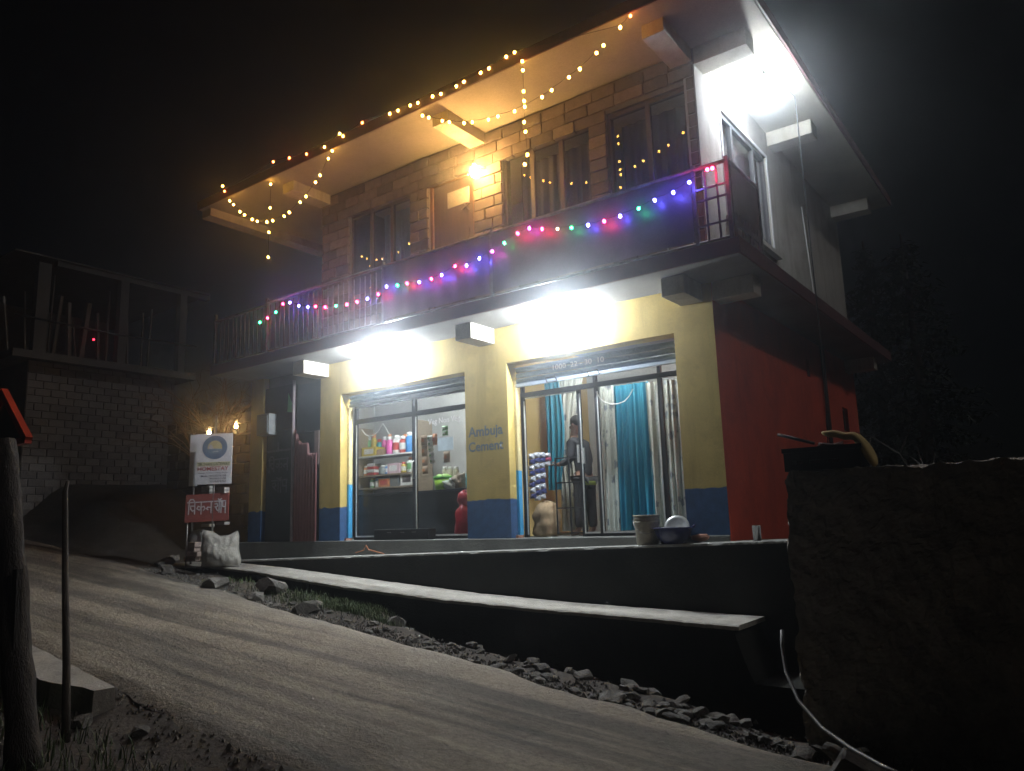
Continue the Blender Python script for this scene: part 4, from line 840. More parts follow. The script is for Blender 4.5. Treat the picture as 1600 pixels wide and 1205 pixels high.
# ---- the person in the doorway, stooping to the left
PYY = 0.80
def skin_mesh(name, verts, edges, rad, root=0, sub=2):
    me = bpy.data.meshes.new(name); me.from_pydata([tuple(v) for v in verts], edges, []); o = bpy.data.objects.new(name, me); COL.objects.link(o)
    sk = o.modifiers.new('skin', 'SKIN'); sk.use_smooth_shade = True
    for i, r in enumerate(rad): me.skin_vertices[0].data[i].radius = (r, r) if not isinstance(r, tuple) else r
    me.skin_vertices[0].data[root].use_root = True
    ss = o.modifiers.new('sub', 'SUBSURF'); ss.levels = ss.render_levels = sub
    bpy.context.view_layer.update()
    m2 = bpy.data.meshes.new_from_object(o.evaluated_get(bpy.context.evaluated_depsgraph_get())); bpy.data.objects.remove(o); m2.name = name
    for p in m2.polygons: p.use_smooth = True
    return m2
def person():
    fx = at(918, 838, Y=PYY).x; hd = at(899, 664, Y=PYY); hz = hd.z
    t = thing('person', 'person in dark clothes stooping in the shop doorway with one arm held out', 'person', (fx, PYY, 0.0))
    V = [(fx, PYY, 0.86), (fx - 0.01, PYY, 1.02), (fx - 0.05, PYY, 1.22), (fx - 0.11, PYY, 1.36), (fx - 0.17, PYY, 1.43), (hd.x + 0.01, PYY, hz - 0.03), (hd.x - 0.01, PYY, hz + 0.05)]
    E_ = [(0, 1), (1, 2), (2, 3), (3, 4), (4, 5), (5, 6)]; Rr = [(0.14, 0.11), (0.13, 0.10), (0.16, 0.11), (0.14, 0.09), 0.055, (0.088, 0.075), (0.082, 0.07)]
    def chain(st, pts, rs):
        k = st
        for p, r in zip(pts, rs): V.append(p); Rr.append(r); E_.append((k, len(V) - 1)); k = len(V) - 1
        return k
    for s_, lean in ((-1, -0.07), (1, 0.05)):
        chain(0, [(fx + lean * 0.3, PYY + 0.09 * s_, 0.78), (fx + lean * 0.7 - 0.01, PYY + 0.1 * s_, 0.45), (fx + lean, PYY + 0.1 * s_, 0.10), (fx + lean - 0.06, PYY + 0.1 * s_, 0.04), (fx + lean - 0.15, PYY + 0.11 * s_, 0.03)], [0.092, 0.062, 0.042, 0.042, 0.032])
    ha = chain(3, [(fx - 0.1, PYY - 0.17, 1.34), (fx - 0.10, PYY - 0.2, 1.10), (fx - 0.30, PYY - 0.2, 1.04), (fx - 0.36, PYY - 0.2, 1.045)], [0.06, 0.045, 0.034, 0.03])
    hb = chain(3, [(fx - 0.08, PYY + 0.17, 1.34), (fx - 0.02, PYY + 0.21, 1.08), (fx - 0.14, PYY + 0.18, 0.95), (fx - 0.19, PYY + 0.17, 0.93)], [0.06, 0.045, 0.034, 0.03])
    SK = cm('skin', (0.24, 0.13, 0.085), 0.55)
    me = skin_mesh('body', V, E_, Rr); me.materials.append(SK)
    o = bpy.data.objects.new('body', me); COL.objects.link(o); reg(o, t, (0, 0, 0))
    for wp, dx in ((V[ha], -1), (V[hb], -1)):
        for k in range(4):
            y_ = -0.028 + 0.019 * k; L = (0.07, 0.08, 0.075, 0.06)[k]
            f = MB().tube([(wp[0] + 0.01, wp[1] + y_, wp[2]), (wp[0] - L * 0.55, wp[1] + y_ * 1.2, wp[2] + 0.008), (wp[0] - L, wp[1] + y_ * 1.2, wp[2] - 0.012)], [0.01, 0.009, 0.007], 6)
            obj('finger', f, SK, t)
        obj('thumb', MB().tube([(wp[0] + 0.02, wp[1] - 0.03, wp[2] + 0.01), (wp[0] - 0.015, wp[1] - 0.05, wp[2] + 0.03), (wp[0] - 0.04, wp[1] - 0.04, wp[2] + 0.035)], [0.011, 0.01, 0.008], 6), SK, t)
    JK = cm('charcoal_jacket', (0.022, 0.022, 0.026), 0.8); TR = cm('dark_trousers', (0.025, 0.023, 0.022), 0.85)
    jv = [Vector(v) for v in V[:4]] + [Vector(V[4]) - Vector((0, 0, 0.04))]
    JV = [tuple(v) for v in jv]; JE = [(0, 1), (1, 2), (2, 3), (3, 4)]; JR = [(0.165, 0.135), (0.155, 0.125), (0.18, 0.135), (0.16, 0.115), 0.085]
    JV[0] = (fx, PYY, 0.80)
    for base in (17, 21):
        k = 3
        for p, r in zip(V[base:base + 3], (0.078, 0.062, 0.048)): JV.append(p); JR.append(r); JE.append((k, len(JV) - 1)); k = len(JV) - 1
    mj = skin_mesh('jacket', JV, JE, JR); mj.materials.append(JK); oj = bpy.data.objects.new('jacket', mj); COL.objects.link(oj); reg(oj, t, (0, 0, 0))
    TV = [V[0]]; TE = []; TRr = [(0.155, 0.125)]
    for base in (7, 12):
        k = 0
        for p, r in zip(V[base:base + 3], (0.108, 0.082, 0.066)): TV.append(p); TRr.append(r); TE.append((k, len(TV) - 1)); k = len(TV) - 1
    mt_ = skin_mesh('trousers', TV, TE, TRr); mt_.materials.append(TR); ot = bpy.data.objects.new('trousers', mt_); COL.objects.link(ot); reg(ot, t, (0, 0, 0))
    HB = cm('black_hair', (0.012, 0.011, 0.011), 0.6)
    obj('hair', MB().ico((hd.x + 0.02, PYY, hz + 0.055), 0.102, 3, jit=0.12, sx=1.0, sy=0.88, sz=0.9), HB, t)
    for s_ in (-1, 1):
        obj('ear', MB().ico((hd.x + 0.0, PYY + 0.078 * s_, hz - 0.01), 0.026, 2, sx=0.8, sy=0.4), SK, t)
        obj('eye', MB().ico((hd.x - 0.08, PYY + 0.028 * s_, hz - 0.005), 0.010, 1), WHITE, t)
    obj('nose', MB().ico((hd.x - 0.088, PYY, hz - 0.03), 0.018, 2, sz=1.4), SK, t)
    obj('mouth', MB().ico((hd.x - 0.075, PYY, hz - 0.068), 0.02, 2, sx=0.6, sz=0.35), cm('lip', (0.22, 0.09, 0.07)), t)
    obj('shirt_hem', MB().lathe([(0.165, 0.78), (0.17, 0.72), (0.162, 0.72)], (fx, PYY, 0), 18), cm('lime_hem', (0.4, 0.5, 0.08), 0.8), t)
    pl = Vector((fx - 0.42, PYY - 0.2, 1.035))
    tag(obj('steel_plate', MB().lathe([(0.001, 0.0), (0.08, 0.0), (0.11, 0.018), (0.108, 0.021), (0.078, 0.005), (0.001, 0.005)], pl, 22), pm('stainless', (0.55, 0.55, 0.55), (0.45, 0.45, 0.45), scale=5, rough=0.25, metal=1.0)), 'steel plate held out by the person in the doorway', 'plate')
person()

# ================================================================== THINGS ON THE VERANDAH LEDGE
def bucket():
    p = at(1012, 854, Y=-0.25); z0 = ledgez(p.x); r = 0.155; h = 0.36
    t = thing('paint_bucket', 'dirty cream paint bucket standing on the verandah ledge', 'bucket', (p.x, -0.24, z0))
    CB = pm('cream_plastic_dirty', (0.5, 0.46, 0.36), (0.3, 0.27, 0.21), scale=5, rough=0.5)
    c = (p.x, -0.24, z0)
    obj('bucket_body', MB().lathe([(0.001, 0), (r * 0.86, 0), (r * 0.97, h * 0.74), (r * 0.985, h * 0.86), (r * 1.0, h), (r * 0.95, h), (r * 0.82, 0.01), (0.001, 0.01)], c, 28), CB, t)
    obj('rim', MB().lathe([(r * 1.0, h * 0.96), (r * 1.07, h * 0.97), (r * 1.07, h * 1.01), (r * 0.98, h * 1.012)], c, 28).lathe([(r * 0.985, h * 0.74), (r * 1.05, h * 0.75), (r * 1.05, h * 0.79), (r * 0.985, h * 0.8)], c, 28).lathe([(r * 0.985, h * 0.86), (r * 1.04, h * 0.865), (r * 1.04, h * 0.885), (r * 0.985, h * 0.89)], c, 28), CB, t)
    w_ = [Vector((p.x + r * 1.06 * math.cos(a), -0.24 + r * 1.06 * math.sin(a), z0 + h * 0.83 - 0.12 * math.sin(a + math.pi) * 0 - 0.16 * abs(math.sin((a - 0.4) * 1)) )) for a in [0.4 - math.pi * k / 12 for k in range(13)]]
    obj('handle', MB().tube(w_, 0.004, 5), STEEL, t)
bucket()
p = at(1052, 850, Y=-0.22); bz = ledgez(p.x); bc = (p.x + 0.02, -0.24, bz)
t = thing('wash_basin', 'dark blue plastic basin with a plate in it on the ledge', 'basin', bc)
obj('bowl', MB().lathe([(0.001, 0.0), (0.15, 0.0), (0.19, 0.07), (0.235, 0.185), (0.255, 0.19), (0.253, 0.2), (0.228, 0.197), (0.18, 0.075), (0.14, 0.012), (0.001, 0.012)], bc, 32), pm('navy_plastic', (0.02, 0.025, 0.12), (0.015, 0.02, 0.09), scale=5, rough=0.18), t)
for s_ in (-1, 1): obj('ear_handle', MB().tube([(bc[0] + s_ * 0.25, -0.26, bz + 0.19), (bc[0] + s_ * 0.285, -0.25, bz + 0.22), (bc[0] + s_ * 0.28, -0.22, bz + 0.225), (bc[0] + s_ * 0.25, -0.21, bz + 0.19)], 0.012, 6), pm('navy_plastic', (0, 0, 0)), t)
pl = MB().lathe([(0.001, 0.0), (0.12, 0.004), (0.155, 0.02), (0.153, 0.025), (0.118, 0.010), (0.001, 0.006)], (0, 0, 0), 28)
po = obj('steel_plate', pl, pm('steel_rimmed_plate', (0.62, 0.62, 0.6), (0.5, 0.5, 0.48), scale=5, rough=0.3, metal=0.3), origin=(0, 0, 0)); po.location = (bc[0] + 0.03, -0.19, bz + 0.19); po.rotation_euler = (math.radians(62), 0, math.radians(12))
tag(po, 'round steel plate standing upright in the dark blue basin', 'plate')
p = at(1183, 838, Y=-0.25)
tag(obj('steel_tumbler', MB().lathe([(0.001, 0), (0.042, 0), (0.05, 0.17), (0.052, 0.172), (0.048, 0.172), (0.04, 0.006), (0.001, 0.006)], (p.x, -0.25, ledgez(p.x)), 20), pm('stainless', (0, 0, 0))), 'small shiny steel tumbler on the ledge near the dark parapet wall', 'tumbler')
p = at(1096, 832, Y=-0.1); blob('brick_piece', 'orange brick piece lying behind the blue basin', 'brick', (p.x, -0.12, ledgez(p.x) + 0.02), 0.07, pm('pink_brick', (0, 0, 0)), sx=1.6, sy=0.8, sz=0.6, jit=0.3)
cp = [at(x, y, Y=-0.2) for x, y in ((556, 864), (568, 860), (572, 852), (576, 859), (590, 863), (600, 866))]
for q in cp: q.z = max(q.z, ledgez(q.x) + 0.012)
tag(obj('orange_cable', MB().tube(cp, 0.008, 5), cm('orange_insulation', (0.6, 0.2, 0.07))), 'short orange cable end lying on the ledge before the goods shop', 'cable')

# ================================================================== SIGNS AT THE LEFT CORNER
SGY = -1.0
A0, A1 = at(308, 757, Y=SGY), at(361, 679, Y=SGY); sx0, sx1, sz0, sz1 = A0.x, A1.x, 1.06, 1.97
gz = lambda x, y: max(groundz(x, y), lerp(x, PX, PZ) if -14 <= x <= -2.95 and -1.3 < y < -0.4 else -9)
SIGN_TURN = math.radians(33); TH = []
def turned(t_): t_.rotation_euler = (0, 0, SIGN_TURN); return t_
scx = (sx0 + sx1) / 2; sx0, sx1 = scx - 0.33, scx + 0.33
t = turned(thing('homestay_sign', 'white homestay signboard with round blue emblem on a thin post', 'signboard', (scx, SGY, -0.34)))
obj('board', MB().box(sx0, sx1, SGY, SGY + 0.02, sz0, sz1), pm('sign_white', (0.66, 0.66, 0.68), (0.58, 0.58, 0.6), scale=3, rough=0.4), t)
obj('post', MB().tube([(scx, SGY + 0.04, -0.4), (scx, SGY + 0.04, 2.3)], 0.02, 8), STEEL, t)
wS, hS = sx1 - sx0, sz1 - sz0
def disc(name, cx_, cz_, r0, r1, m, yy, a0=0, a1=2 * math.pi, n=40, el=1.0):
    mb = MB(); v = []
    for k in range(n + 1):
        a = a0 + (a1 - a0) * k / n; v += [(cx_ + r1 * math.cos(a) * 1.08, yy, cz_ + r1 * math.sin(a) * el), (cx_ + r0 * math.cos(a) * 1.08, yy, cz_ + r0 * math.sin(a) * el)]
    obj(name, mb.add(v, [(2 * k, 2 * k + 1, 2 * k + 3, 2 * k + 2) for k in range(n)]), m, t)
ecx, ecz = sx0 + wS * 0.52, sz0 + hS * 0.725; er = hS * 0.235
disc('emblem_ring', ecx, ecz, er * 0.58, er, cm('emblem_blue', (0.12, 0.19, 0.30)), SGY - 0.003)
disc('emblem_disc', ecx, ecz, 0.001, er * 0.575, cm('emblem_yellow', (0.55, 0.47, 0.24)), SGY - 0.003)
disc('emblem_river', ecx - er * 0.02, ecz - er * 0.10, 0.001, er * 0.56, cm('emblem_water', (0.16, 0.24, 0.33)), SGY - 0.005, math.pi * 1.02, math.pi * 1.98, el=0.9)
obj('emblem_peak', MB().add([(ecx - er * 0.55, SGY - 0.007, ecz - er * 0.12), (ecx - er * 0.1, SGY - 0.007, ecz - er * 0.12), (ecx - er * 0.22, SGY - 0.007, ecz + er * 0.16), (ecx - er * 0.36, SGY - 0.007, ecz + er * 0.30), (ecx - er * 0.5, SGY - 0.007, ecz + er * 0.12)], [(0, 1, 2, 3, 4)]), cm('emblem_snow', (0.52, 0.5, 0.52)), t)
obj('emblem_foam', MB().add([(ecx - er * 0.2, SGY - 0.007, ecz - er * 0.42), (ecx + er * 0.35, SGY - 0.007, ecz - er * 0.38), (ecx + er * 0.28, SGY - 0.007, ecz - er * 0.3), (ecx - er * 0.15, SGY - 0.007, ecz - er * 0.33)], [(0, 1, 2, 3)]), cm('emblem_foam', (0.4, 0.47, 0.5)), t)
def sl_(s, fx0, fz0, fw, fh, m, b=0.01): text('lettering', s, m, t, (sx0 + wS * fx0, SGY - 0.004, sz0 + hS * fz0), (1, 0, 0), (0, 0, 1), width=wS * fw, height=hS * fh, bold=b)
obj('yellow_band', MB().box(sx0 + wS * 0.03, sx1 - wS * 0.03, SGY - 0.002, SGY - 0.0005, sz0 + hS * 0.355, sz0 + hS * 0.44), cm('band_yellow', (0.62, 0.58, 0.4)), t)
sl_('TIRTHAN GATEWAY', 0.04, 0.365, 0.92, 0.062, cm('sign_green', (0.10, 0.16, 0.06)), 0.012)
sl_('HOMESTAY', 0.06, 0.265, 0.86, 0.082, cm('sign_red', (0.42, 0.07, 0.07)), 0.012)
INK = cm('sign_ink', (0.09, 0.08, 0.14))
sl_('Village Tirthan Valley Banjar', 0.07, 0.205, 0.86, 0.03, INK, 0.008)
sl_('Mob.: 9418274108', 0.16, 0.145, 0.70, 0.035, INK, 0.008); sl_('9418631100', 0.40, 0.09, 0.46, 0.035, INK, 0.008); sl_('7018474761', 0.40, 0.035, 0.46, 0.035, INK, 0.008)
bxc = at(302, 720, Y=SGY).x
t = turned(thing('blank_board', 'narrow blank white board beside the homestay sign', 'board', (bxc, SGY, -0.34)))
obj('board', MB().box(bxc - 0.08, bxc + 0.075, SGY + 0.02, SGY + 0.035, sz0 + 0.0, sz1 + 0.04), MATS['sign_white'], t); obj('post', MB().tube([(bxc, SGY + 0.055, -0.4), (bxc, SGY + 0.055, 1.3)], 0.02, 6), STEEL, t)
rcx = at(323, 793, Y=SGY - 0.04).x; rw_ = 0.40; rz0, rz1 = zpx(323, 815, SGY), zpx(323, 772, SGY)
t = turned(thing('chicken_sign', 'rusty red board with white hand-painted Hindi letters under the homestay sign', 'signboard', (rcx, SGY - 0.04, -0.34)))
Yr = SGY - 0.04
obj('board', MB().add([(rcx - rw_, Yr, rz0 - 0.01), (rcx + rw_, Yr, rz0 + 0.01), (rcx + rw_, Yr, rz1 + 0.01), (rcx - rw_ + 0.01, Yr, rz1 - 0.01), (rcx - rw_, Yr + 0.02, rz0 - 0.01), (rcx + rw_, Yr + 0.02, rz0 + 0.01), (rcx + rw_, Yr + 0.02, rz1 + 0.01), (rcx - rw_ + 0.01, Yr + 0.02, rz1 - 0.01)],
    [(0, 1, 2, 3), (7, 6, 5, 4), (0, 4, 5, 1), (1, 5, 6, 2), (2, 6, 7, 3), (3, 7, 4, 0)]), pm('rusty_red_board', (0.30, 0.075, 0.06), (0.2, 0.055, 0.045), scale=4, rough=0.7), t)
strokes('lettering', DEV_CHIKAN[1:] + [[(0, .78), (.66, .80)]] + DEV_SHOP, cm('letter_white', (0.72, 0.68, 0.7)), t, (rcx - rw_ + 0.05, Yr - 0.006, rz0 + 0.13), (1, 0, 0.01), (0, 0, 1), 2 * rw_ - 0.1, 0.27, 0.02)
for x_ in (rcx - rw_ + 0.04, rcx + 0.1): obj('leg', MB().tube([(x_, Yr + 0.035, -0.42), (x_, Yr + 0.035, rz0 + 0.2)], 0.016, 6), STEEL, t)
# white bricks piled behind and below the boards
BRW = unit_block_mat(pm('whitewashed_brick', (0.52, 0.5, 0.47), (0.36, 0.34, 0.31), scale=8, rough=0.9, bump=0.4, rnd=0.25))
def brick(px, py, Y, label, mesh=BRW, s_=(0.23, 0.11, 0.075), rz=0.0, group='bricks piled by the signboards'):
    q = at(px, py, Y=Y); o = inst('brick', mesh, (q.x, Y, q.z), None, s_, (0, 0, rz)); return tag(o, label, 'brick', group)
for k, (x_, y_) in enumerate(((325, 762), (325, 767), (325, 772), (348, 764), (348, 769), (325, 821), (348, 818))):
    brick(x_, y_, SGY + 0.16, 'whitewashed brick built into the low pier behind the two signboards', s_=(0.26, 0.11, 0.05))
for k, (x_, y_) in enumerate(((303, 851), (301, 858), (304, 866), (300, 873))):
    brick(x_, y_, SGY - 0.12, ('topmost', 'second', 'third', 'lowest')[k] + ' pale brick of the small stack left of the white sack', unit_block_mat(pm('pale_rose_brick', (0.46, 0.36, 0.31), (0.33, 0.26, 0.22), scale=8, bump=0.4)), (0.26, 0.13, 0.085), 0.1 * k)
q = at(302, 845, Y=SGY - 0.02); tag(obj('stone_drum', MB().lathe([(0.001, 0), (0.17, 0), (0.19, 0.1), (0.18, 0.3), (0.12, 0.4), (0.001, 0.42)], (q.x, SGY + 0.1, q.z - 0.22), 16), CONC), 'round grey cement drum beside the white sack', 'drum')
def white_sack():
    a, b = at(313, 880, Y=SGY - 0.15), at(371, 880, Y=SGY - 0.15); z0 = lerp(-12.3, PX, PZ); h = zpx(340, 828, SGY - 0.15) - z0
    def fn(u, v, s_=1):
        x_ = a.x + (b.x - a.x) * (u * (1 - 0.12 * v) + 0.02 * v)
        e = (max(0, math.sin(math.pi * u)) ** 0.45) * (max(0, math.sin(math.pi * min(1, 0.06 + v * 0.94))) ** 0.5)
        y_ = SGY - 0.1 - s_ * e * 0.17 * (1.15 - 0.5 * v) + 0.03 * nz(u * 4, v * 4, 3) + 0.015 * nz(u * 11, v * 9, 7)
        return (x_ + 0.03 * nz(v * 3, u), y_, z0 + h * v * (0.93 + 0.09 * math.cos(u * 5) + 0.05 * nz(u * 5, 2)))
    mb = MB().grid(lambda u, v: fn(u, v, 1), 26, 22).grid(lambda u, v: fn(u, v, -1), 26, 22)
    so_ = obj('cement_sack', mb, pm('dusty_white_sacking', (0.5, 0.48, 0.42), (0.36, 0.34, 0.3), scale=4, rough=0.95, bump=0.5), weld=True); so_.rotation_euler = (0, 0, math.radians(42)); so_.scale = (0.62, 1, 1)
    tag(so_, 'dusty white cement sack slumped below the red board', 'sack')
white_sack()
# warm lights, twigs and the stone wall further up the lane
lamp('lane_lamp', 'small warm bulb glowing just above the homestay sign at right', (*at(369, 664, Y=0.9)[:2], at(369, 664, Y=0.9).z), 6, (1.0, 0.55, 0.18), at(372, 655, Y=0.9), 70, 'warm bulbs up the lane')
lamp('lane_lamp', 'tiny warm bulb glowing just above the homestay sign at left', at(327, 674, Y=0.9), 3, (1.0, 0.6, 0.22), at(327, 667, Y=0.9), 60, 'warm bulbs up the lane')
SWM = pm('rubble_stone', (0.2, 0.16, 0.12), (0.12, 0.1, 0.08), scale=4, rough=0.95, bump=0.6, rnd=0.35)
rw = thing('rubble_wall', 'rough rubble wall lit warmly behind the signboards', 'wall', (-17.0, 2.2, 0.0))
obj('core', MB().box(-19.6, -14.6, 2.2, 2.6, -0.5, 3.0), SWM, rw)
URB = unit_block_mat(SWM); z_ = 0.3; row = 0
while z_ < 2.9:
    x_ = -19.6 + random.uniform(0, .2); hh = random.uniform(0.2, 0.3)
    while x_ < -14.7:
        L = random.uniform(0.3, 0.6); inst('stone', URB, (x_ + L / 2, 2.17 + random.uniform(-.04, .02), z_ + hh / 2), rw, (L - 0.03, 0.16, hh - 0.03), (random.uniform(-.06, .06), random.uniform(-.05, .05), random.uniform(-.06, .06))); x_ += L
    z_ += hh
def twigs(name, label, base, h, n, m):
    t = thing(name, label, 'bush', base); mb = MB(); tip = MB()
    for k in range(n):
        a = random.uniform(0, 6.28); l = h * random.uniform(0.6, 1.1); d = Vector((math.cos(a) * 0.5, math.sin(a) * 0.35, 1)).normalized(); p = Vector(base); pts = [p.copy()]
        for i in range(6):
            d = (d + Vector((random.uniform(-.35, .35), random.uniform(-.35, .35), random.uniform(-.28, .12)))).normalized(); p = p + d * l / 6; pts.append(p.copy())
            for j in range(2):
                if i > 1:
                    e = (d + Vector((random.uniform(-1, 1), random.uniform(-1, 1), random.uniform(-.6, .6)))).normalized(); q = p + e * l * 0.14; tip.tube([p, q, q + (e + Vector((random.uniform(-.6, .6), random.uniform(-.6, .6), -.2))) * l * 0.08], [0.006, 0.004, 0.002], 3, False)
        mb.tube(pts, [0.016 * (1 - i / 7) + 0.003 for i in range(7)], 4, False)
    obj('stems', mb, m, t)['kind'] = 'stuff'; obj('twigs', tip, m, t)['kind'] = 'stuff'
TW = pm('dry_twig', (0.28, 0.17, 0.09), (0.17, 0.1, 0.06), scale=6)
q = at(345, 690, Y=1.8); twigs('dry_bush', 'leafless bush lit orange by the warm bulbs', (q.x, 1.8, q.z - 0.2), 2.0, 40, TW)
q = at(305, 700, Y=1.7); twigs('dry_bush', 'darker leafless bush between the grey building and the signs', (q.x, 1.7, q.z - 0.3), 2.0, 20, TW)

# ================================================================== UNFINISHED GREY BUILDING UP THE LANE
BX = -22.0
def bp(px, py, X=BX): return at(px, py, X=X)
ub = thing('unfinished_building', 'unlit grey block building with open upper storey up the lane', 'building', (BX - 3, 2.0, 1.0))
GB = pm('grey_cement_block', (0.19, 0.178, 0.175), (0.13, 0.122, 0.12), scale=5, rough=0.95, bump=0.5, rnd=0.3)
wl, wr = bp(42, 600).y, bp(273, 600).y; wz0, wz1 = 0.9, bp(150, 577).z
bw = obj('wall', MB().box(BX - 7, BX - 0.03, wl, wr, wz0 - 1.2, wz1), GB, ub)
UGB = unit_block_mat(GB); z_ = wz0; row = 0
while z_ < wz1 - 0.1:
    y_ = wl
    while y_ < wr - 0.02:
        L = min(0.4 * (0.5 if (row % 2 and y_ == wl) else 1), wr - y_)
        if wr - y_ - L < 0.1: L = wr - y_
        inst('block', UGB, (BX - 0.02 + random.uniform(-.012, .006), y_ + L / 2, z_ + 0.1), bw, (0.06, L - 0.02, 0.182)); y_ += L
    z_ += 0.2; row += 1
sy0, sy1 = bp(12, 540).y, bp(297, 582).y; fz = wz1
obj('floor_slab', MB().box(BX - 7.2, BX + 0.35, sy0, sy1, fz + 0.002, fz + 0.2), CONC_D, ub)
tz = bp(180, 438).z
obj('roof_beam', MB().box(BX - 0.1, BX + 0.1, bp(88, 412).y, bp(325, 470).y, tz, tz + 0.16), CONC_D, ub); obj('roof_beam', MB().box(BX - 7, BX - 6.8, bp(88, 412).y, bp(325, 470).y, tz, tz + 0.16), CONC_D, ub)
obj('roof_sheet', MB().box(BX - 7.1, BX + 0.15, bp(20, 395).y, bp(325, 470).y, tz + 0.162, tz + 0.2), CONC_D, ub)
for px_, w_ in ((62, 0.32), (190, 0.24), (283, 0.22)):
    y_ = bp(px_, 500).y; obj('column', MB().box(BX - 0.12, BX + 0.12, y_ - w_ / 2, y_ + w_ / 2, fz + 0.2, tz), CONC_D, ub)
PROP = pm('pale_timber_prop', (0.17, 0.15, 0.13), (0.1, 0.09, 0.08), scale=4, rough=0.9)
for px_, top, wdt in ((17, .62, .07), (40, .7, .06), (74, .75, .06), (86, .95, .05), (99, .72, .13), (113, .66, .14), (126, .5, .05), (142, .7, .19), (165, .62, .1), (171, .9, .07), (197, .66, .1), (206, .66, .08), (232, .75, .06), (243, .8, .07), (301, .9, .06)):
    b = bp(px_, 555); zt_ = fz + 0.2 + (tz - fz - 0.2) * top
    obj('prop', MB().bar((BX - 0.5 + random.uniform(-.4, .5), b.y, fz + 0.2), (BX - 0.5 + random.uniform(-.2, .2), b.y + random.uniform(-.08, .12), zt_), wdt, wdt * 0.6), PROP, ub)
obj('guard_rail', MB().tube([(BX + 0.3, sy0, fz + 1.1), (BX + 0.3, (sy0 + sy1) / 2, fz + 1.02), (BX + 0.3, sy1, fz + 1.08)], 0.03, 6), BLACK, ub)
q = bp(145, 531); obj('red_light', MB().ico((BX + 0.05, q.y, q.z), 0.03, 1), emit('red_indicator', (1.0, 0.02, 0.05), 14), ub)
obj('inner_wall', MB().box(BX - 5.0, BX - 4.9, sy0 + 0.5, sy1 - 0.3, fz + 0.2, tz), GB, ub)

# ================================================================== NEAR LEFT: POST, STICK, RED FRAME, CONCRETE CURB
def leaning_post():
    b = Vector((-5.75, -6.62, -1.25)); top = at(8, 690, Y=-6.62); t = thing('wooden_post', 'thick rough dark wooden post leaning at the left edge of the road', 'post', b)
    n = 16; pts = []; rr = []
    for k in range(n + 1):
        f_ = k / n; p = b.lerp(top, f_) + Vector((0.03 * nz(f_ * 4, 1), 0, 0)); pts.append(p); rr.append(0.105 - 0.03 * f_ + 0.02 * nz(f_ * 9, 3))
    mb = MB().tube(pts, rr, 12)
    mb.v = [(x + 0.012 * nz(x * 30, z * 9), y + 0.012 * nz(z * 8, y * 30), z) for x, y, z in mb.v]
    obj('trunk', mb, pm('dark_bark', (0.045, 0.036, 0.03), (0.022, 0.018, 0.016), scale=6, rough=0.95, bump=1.0, stretch=(3, 3, 0.6)), t)
    s0 = b.lerp(top, 0.42); obj('bark_flake', MB().bar(s0 + Vector((0.1, -0.03, -0.2)), s0 + Vector((0.06, -0.03, 0.35)), 0.07, 0.04), MATS['dark_bark'], t)
leaning_post()
sb_ = Vector((-6.0, -6.25, -1.25)); st_ = at(103, 752, Y=-6.25)
tag(obj('thin_stake', MB().tube([sb_, sb_.lerp(st_, .3) + Vector((0.012, 0, 0)), sb_.lerp(st_, .6) + Vector((-0.01, 0, 0)), st_ - Vector((0.0, 0, 0.08)), st_ + Vector((0.03, 0, 0))], [0.032, 0.028, 0.024, 0.02, 0.012], 8), pm('grey_stick', (0.10, 0.08, 0.06), (0.06, 0.048, 0.038), scale=7, bump=0.4, stretch=(3, 3, .6))), 'thin bent stake standing beside the thick wooden post', 'stake')
def red_frame():
    Y = -6.45; A, B = at(5, 612, Y=Y), at(44, 688, Y=Y); t = thing('red_triangle_frame', 'red painted triangular sign frame cut by the left picture edge', 'sign', (A.x, Y, B.z))
    RF = pm('red_gloss_paint', (0.62, 0.07, 0.03), (0.45, 0.045, 0.02), scale=5, rough=0.45)
    W_ = Vector((2 * A.x - B.x - 0.03, Y, B.z))
    up_ = Vector((0, 0, 1))
    for a_, b_, w2 in ((A, B, 0.06), (W_, A, 0.06), (W_, B, 0.05)): obj('rail', MB().bar(a_, b_, 0.05, w2), RF, t)
    obj('back_plate', MB().add([(W_.x + .02, Y + 0.03, W_.z), (B.x - .02, Y + 0.03, B.z), (A.x, Y + 0.03, A.z - 0.02)], [(0, 1, 2)]).add([(W_.x + .02, Y + 0.04, W_.z), (B.x - .02, Y + 0.04, B.z), (A.x, Y + 0.04, A.z - 0.02)], [(2, 1, 0)]), BLACK, t)
red_frame()
def curb():
    mb = MB(); n = 16; v = []; f = []
    P0, P1 = Vector((-8.6, -5.62, 0)), Vector((-6.28, -5.78, 0))
    for k in range(n + 1):
        p = P0.lerp(P1, k / n); z = roadz(p.x, p.y) + 0.10 - 0.02 * k / n; wd = 0.34 * (1 - 0.55 * smooth(k / n, 0.75, 1)); e = 0.015 * nz(k * .7, 2)
        v += [(p.x, p.y, z + e), (p.x - 0.02, p.y - wd, z + e), (p.x - 0.02, p.y - wd - 0.02, z - 0.7), (p.x, p.y + 0.02, z - 0.7)]
    for k in range(n):
        a = 4 * k; b = a + 4
        for j in range(4): f.append((a + j, b + j, b + (j + 1) % 4, a + (j + 1) % 4)[::-1])
    f.append((0, 1, 2, 3)); f.append((4 * n + 3, 4 * n + 2, 4 * n + 1, 4 * n))
    tag(obj('concrete_curb', mb.add(v, f), PATHM), 'short pale concrete curb block along the near road edge', 'curb')
curb()

